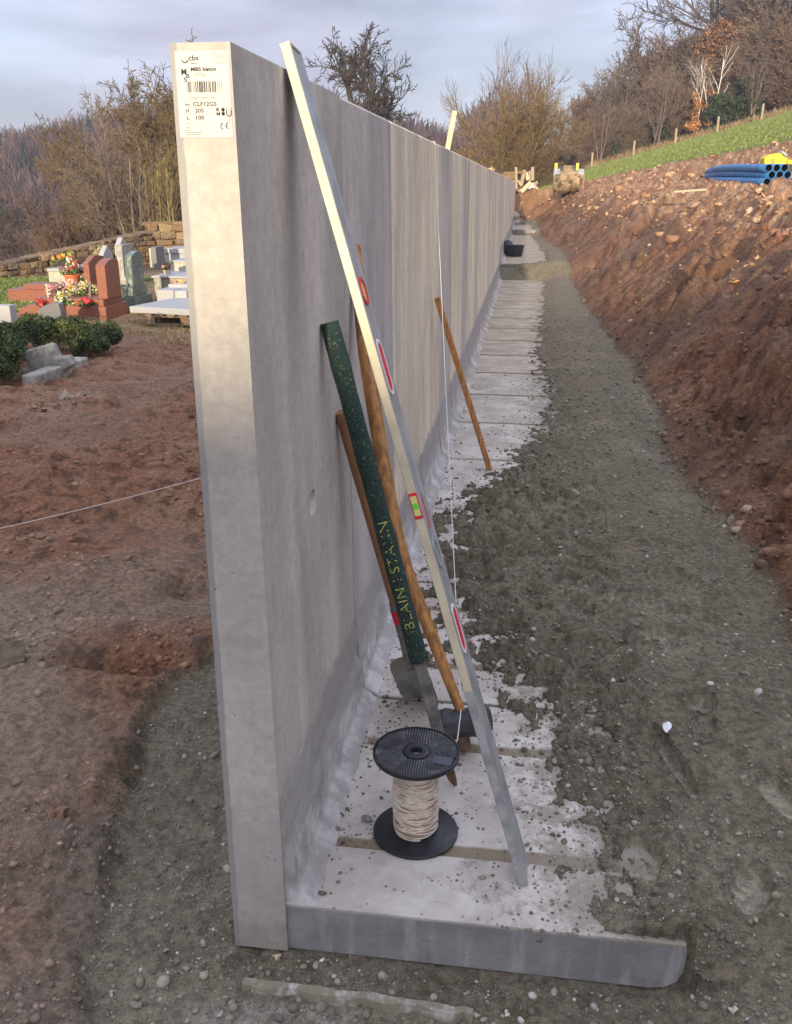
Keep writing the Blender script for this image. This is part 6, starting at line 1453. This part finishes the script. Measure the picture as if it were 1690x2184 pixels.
for i, (u0, v0, u1, v1, Y, w_, lab) in enumerate(((1102, 408, 1101, 356, 37.4, .09, 'tall post at the corner of the sandstone wall stub'), (1112, 392, 1119, 362, 37.8, .13, 'leaning broken post right of the sandstone wall stub'), (1126, 384, 1122, 367, 38.4, .13, 'pale short post behind the debris pile, left one'), (1131, 386, 1130, 364, 38.5, .10, 'short post behind the debris pile, middle one'), (1136, 385, 1136, 356, 38.4, .12, 'taller post behind the debris pile, right one'),
                                               (1112, 409, 1133, 388, 36.9, .13, 'pale beam leaning across the debris pile'), (1104, 385, 1114, 397, 37.0, .10, 'thin beam propped against the corner post'), (1150, 407, 1137, 393, 37.2, .10, 'short beam sloping right in the debris pile'), (1138, 394, 1148, 388, 37.3, .09, 'crosswise stick on the debris pile'), (1105, 408, 1125, 402, 37.0, .08, 'dark stick lying at the foot of the debris pile'))):
    stick('broken_post' if i < 5 else 'timber', kd(u0, v0, Y), kd(u1, v1, Y), w_, WOODG if i not in (2, 5) else WOODY, lab, 'post' if i < 5 else 'timber', 'broken posts and timber beyond the wall end')
p = kd(1134, 398, 37.0); rock('plastic_sheet', p[0], p[1], .20, (.72, .74, .78), 'crumpled white plastic sheet in the debris pile', 'litter', None, .9, 90, p[2])
p = kd(1112, 437, 36.6); stick('marker_peg', (p[0]-.05, p[1], p[2]-.2), (p[0], p[1], p[2]+.12), .05, WOODY, 'short pale peg in the orange earth at the trench end', 'peg')
o = rock('sandstone_block', at(1046, 355, 36.5)[0], 36.5, .22, (.52, .40, .22), 'pale sandstone block perched at the top of the wall line, far end', 'stone', None, .6, 92, at(1046, 362, 36.5)[2])
# lumps of fresh concrete and a brick at the far raised slab
o = rock('brick', at(1120, 462, 33.8)[0], 33.8, .20, (.20, .085, .05), 'dark red brick block at the far end of the trench', 'brick', None, .55, 93, at(1120, 464, 33.8)[2], jit=.02)
for i, (u, v, Y, s, lab) in enumerate(((1101, 462, 34.2, .20, 'white lump of concrete at the foot of the last wall element'), (1103, 472, 32.8, .17, 'flat white lump of concrete nearer than the other'))):
    rock('concrete_lump', at(u, v, Y)[0], Y, s, (.62, .60, .56), lab, 'lump', None, .45, 95+i, at(u, v, Y)[2]-.03)

# stones in the bank
def onground(u, v):
    d = ray(u, v); lo = None
    ts = np.exp(np.linspace(math.log(1.2), math.log(60), 900)); P = CAM[None]+d[None]*ts[:, None]; z, _, _ = ground(P[:, 0], P[:, 1]); k = np.argmax(P[:, 2] < z); return P[k]
for i, (u, v, s, fl, col, rot, lab) in enumerate(((1578, 597, .105, .28, (.66, .36, .10), -.5, 'broken yellow sandstone flake on the bank, larger one'), (1572, 630, .060, .4, (.66, .37, .11), .4, 'small yellow stone piece just under the yellow flake'), (1645, 427, .17, .5, (.52, .34, .22), .2, 'pale flat stone high on the bank by the pipes, right one'), (1628, 424, .15, .55, (.46, .28, .17), 1.2, 'pale brown stone high on the bank, left of the flat one'),
    (1665, 512, .13, .8, (.30, .15, .10), .8, 'upright reddish stone at the right of the bank'), (1468, 480, .06, .5, (.50, .36, .27), .3, 'pale stone in the middle of the bank slope'), (1560, 465, .12, .6, (.48, .27, .16), .9, 'orange stone below the pipes'), (1380, 545, .06, .5, (.30, .27, .22), .2, 'grey stone half buried low in the bank'), (1290, 425, .16, .5, (.50, .29, .18), .1, 'pale orange stone at the left crest of the bank'),
    (1240, 440, .13, .5, (.48, .28, .17), .7, 'orange stone on the far part of the bank'), (1500, 452, .09, .5, (.52, .36, .25), 1.9, 'pale stone near the crest of the bank'), (1600, 560, .10, .6, (.26, .13, .085), 2.2, 'dark red stone just above the yellow flake'), (1270, 520, .05, .6, (.55, .42, .34), .5, 'tiny pale stone on the far slope of the bank'), (1620, 470, .12, .55, (.50, .32, .20), 2.9, 'broad pale orange stone right below the pipes'))):
    p = onground(u, v); rock('stone', p[0], p[1], s, col, lab, 'stone', 'stones in the earth bank', fl, 120+i, rot=rot, z=p[2]-.02)
# larger crumbs of the bank crest, one mass
rg = np.random.default_rng(55); n = 12000; x = rg.uniform(.3, 8, n); y = rg.uniform(3, 38.5, n); z, C_, zn = ground(x, y); ok = (zn == 2) & ((z > 1.0) | (y > 35.4)) & (rg.random(n) < .8) & (fbm(x/.8, y/.8, 3, 611) > -.12); x, y, z, C_ = x[ok], y[ok], z[ok], C_[ok]; n = len(x)
sz = np.clip(rg.lognormal(math.log(.028), .62, n), .010, .15)
cc = C_*rg.uniform(.6, 1.3, (n, 1)); k = rg.random(n) < .22; cc[k] = np.array((.52, .33, .18))*rg.uniform(.6, 1.2, (k.sum(), 1))
scatter('bank_rubble', np.stack([x, y, z+sz*.08], -1), sz, cc, ICO0, .5, (.5, .95), False, seed=14)
# near pebbles one can pick out
PEB = [(592, 2048, .022, (.52, .44, .26)), (686, 2050, .012, (.70, .68, .60)), (748, 2042, .010, (.62, .58, .44)), (640, 2075, .016, (.20, .165, .12)), (1150, 2008, .013, (.16, .14, .10)), (1560, 2155, .026, (.62, .56, .44)), (1588, 1393, .013, (.70, .67, .60)), (350, 2030, .018, (.36, .33, .27)), (240, 2125, .017, (.40, .37, .30)), (390, 2078, .016, (.30, .27, .22)), (362, 2132, .017, (.27, .24, .19)), (330, 2115, .016, (.33, .29, .22)), (475, 2165, .022, (.40, .37, .31)), (300, 2075, .012, (.55, .5, .42)), (225, 1955, .011, (.50, .46, .38)), (1215, 1760, .014, (.20, .175, .13)), (1110, 1555, .016, (.24, .19, .14)), (1095, 1812, .010, (.15, .13, .11)), (785, 1750, .022, (.24, .235, .21)), (735, 1795, .017, (.20, .19, .165)), (720, 1772, .014, (.22, .21, .185)), (730, 1740, .013, (.19, .18, .16)), (1080, 2165, .017, (.70, .66, .58)), (905, 2098, .011, (.66, .63, .55)), (1268, 1685, .013, (.50, .46, .38)), (1325, 1510, .012, (.45, .42, .36))]
def pebble_label(i, p, s, col):
    hue = 'whitish' if min(col) > .5 else ('yellowish' if col[0] > 1.3*col[2] and col[0] > .4 else ('light grey' if col[0] > .34 else ('grey' if col[0] > .25 else 'dark grey')))
    if .13 < p[0] < 1.09 and p[1] > 0: w = 'by the haunch' if p[0] < .4 else 'on the slab'
    elif p[1] < .05 and p[0] > .02: w = 'before the foot slab'
    elif p[0] < 0: w = 'on the left gravel strip'
    else: w = 'on the trodden grit'
    return PEBTXT[i] % (hue, w)
PEBTXT = ['%s angular pebble %s', 'round %s pebble %s', 'small %s twin pebble %s', 'dull %s pebble %s below the twin one', 'dark set %s pebble %s near the right toe', 'long %s pebble %s at the lower right corner',
 'single %s pebble %s near the red bank', '%s pebble %s closest to the wall', 'flattish %s pebble %s at far left', '%s pebble %s in the left cluster, upper one', '%s pebble %s in the left cluster, lower one', 'third %s pebble %s', 'big %s pebble %s at the bottom edge', 'small %s pebble %s above the left cluster', 'small %s pebble %s at the soil edge',
 '%s pebble %s to the right of the level foot', '%s pebble %s behind the hammer head', 'tiny %s pebble %s next to the level foot', 'rough %s mortar crumb %s left of the spool', '%s crumb %s at the left end of the muddy groove', '%s crumb %s just above the groove end', 'smallest %s crumb %s above the groove end', '%s pebble %s at the bottom edge, right part', 'small %s pebble %s below the middle of the foot', '%s pebble %s below the white scrap', '%s pebble %s above the white scrap']
for i, (u, v, s, col) in enumerate(PEB):
    p = onground(u, v)
    if .13 < p[0] < 1.09 and p[1] > .01 and p[2] < .142: p = atz(u, v, .143)
    o = rock('pebble', p[0], p[1], s, col, pebble_label(i, p, s, col), 'pebble', 'larger loose pebbles', .62, 150+i, rot=i*.9, z=p[2], base=ICO1, jit=.1)
    for f in o.data.polygons: f.use_smooth = True

# ------------------------------------------------------------------ the air
m_, t_, b_ = nodes('air'); t_.nodes.remove(b_); pv = t_.nodes.new('ShaderNodeVolumePrincipled'); pv.inputs['Color'].default_value = (.78, .82, .92, 1); pv.inputs['Density'].default_value = .0010; pv.inputs['Anisotropy'].default_value = .2
t_.links.new(pv.outputs[0], t_.nodes['Material Output'].inputs['Volume'])
hz = MB(); hz.span((-1000, -1000, -14), (1000, 1000, 38)); ho = hz.build('haze', m_); tag(ho, kind='stuff')

# half buried concrete strip in front of the foot
a_, b_2 = atz(520, 2087, .012), atz(1010, 2152, .012); d_ = Vector(b_2)-Vector(a_); an = math.atan2(d_.y, d_.x); L_ = d_.length
m = MB(); rs = random.Random(2); top = []; nn_ = 26
for k in range(nn_+1): top.append((L_*k/nn_, rs.uniform(-.006, .006)+.004*math.sin(k)))
V = []
for k in range(nn_+1):
    x, j = top[k]; wd = .016+.005*math.sin(k*.9)+rs.uniform(-.004, .004); hz_ = .008*math.sin(PI*(k+.5)/(nn_+1))**.4-.002
    for y, z in ((j*.4, -.05), (j*.4, hz_+rs.uniform(-.0015, .0015)), (j*.4-wd, hz_-.004), (j-wd-.010-rs.uniform(0, .008), -.03)): V.append(Vector(a_)+Vector((math.cos(an)*x-math.sin(an)*y, math.sin(an)*x+math.cos(an)*y, z)))
F = [(k*4+q, (k+1)*4+q, (k+1)*4+q+1, k*4+q+1) for k in range(nn_) for q in range(3)]+[(0, 1, 2, 3), (nn_*4+3, nn_*4+2, nn_*4+1, nn_*4)]
o = m.add([tuple(v) for v in V], F).build('concrete_strip', MAT('gritty_concrete', (.40, .37, .32), .9, .3, 30, .5, 120, .15, col2=(.215, .187, .13), thr=(.36, .54)), None, loc=a_)
tag(o, 'half buried pale concrete strip in the grit in front of the foot slab', 'concrete strip')
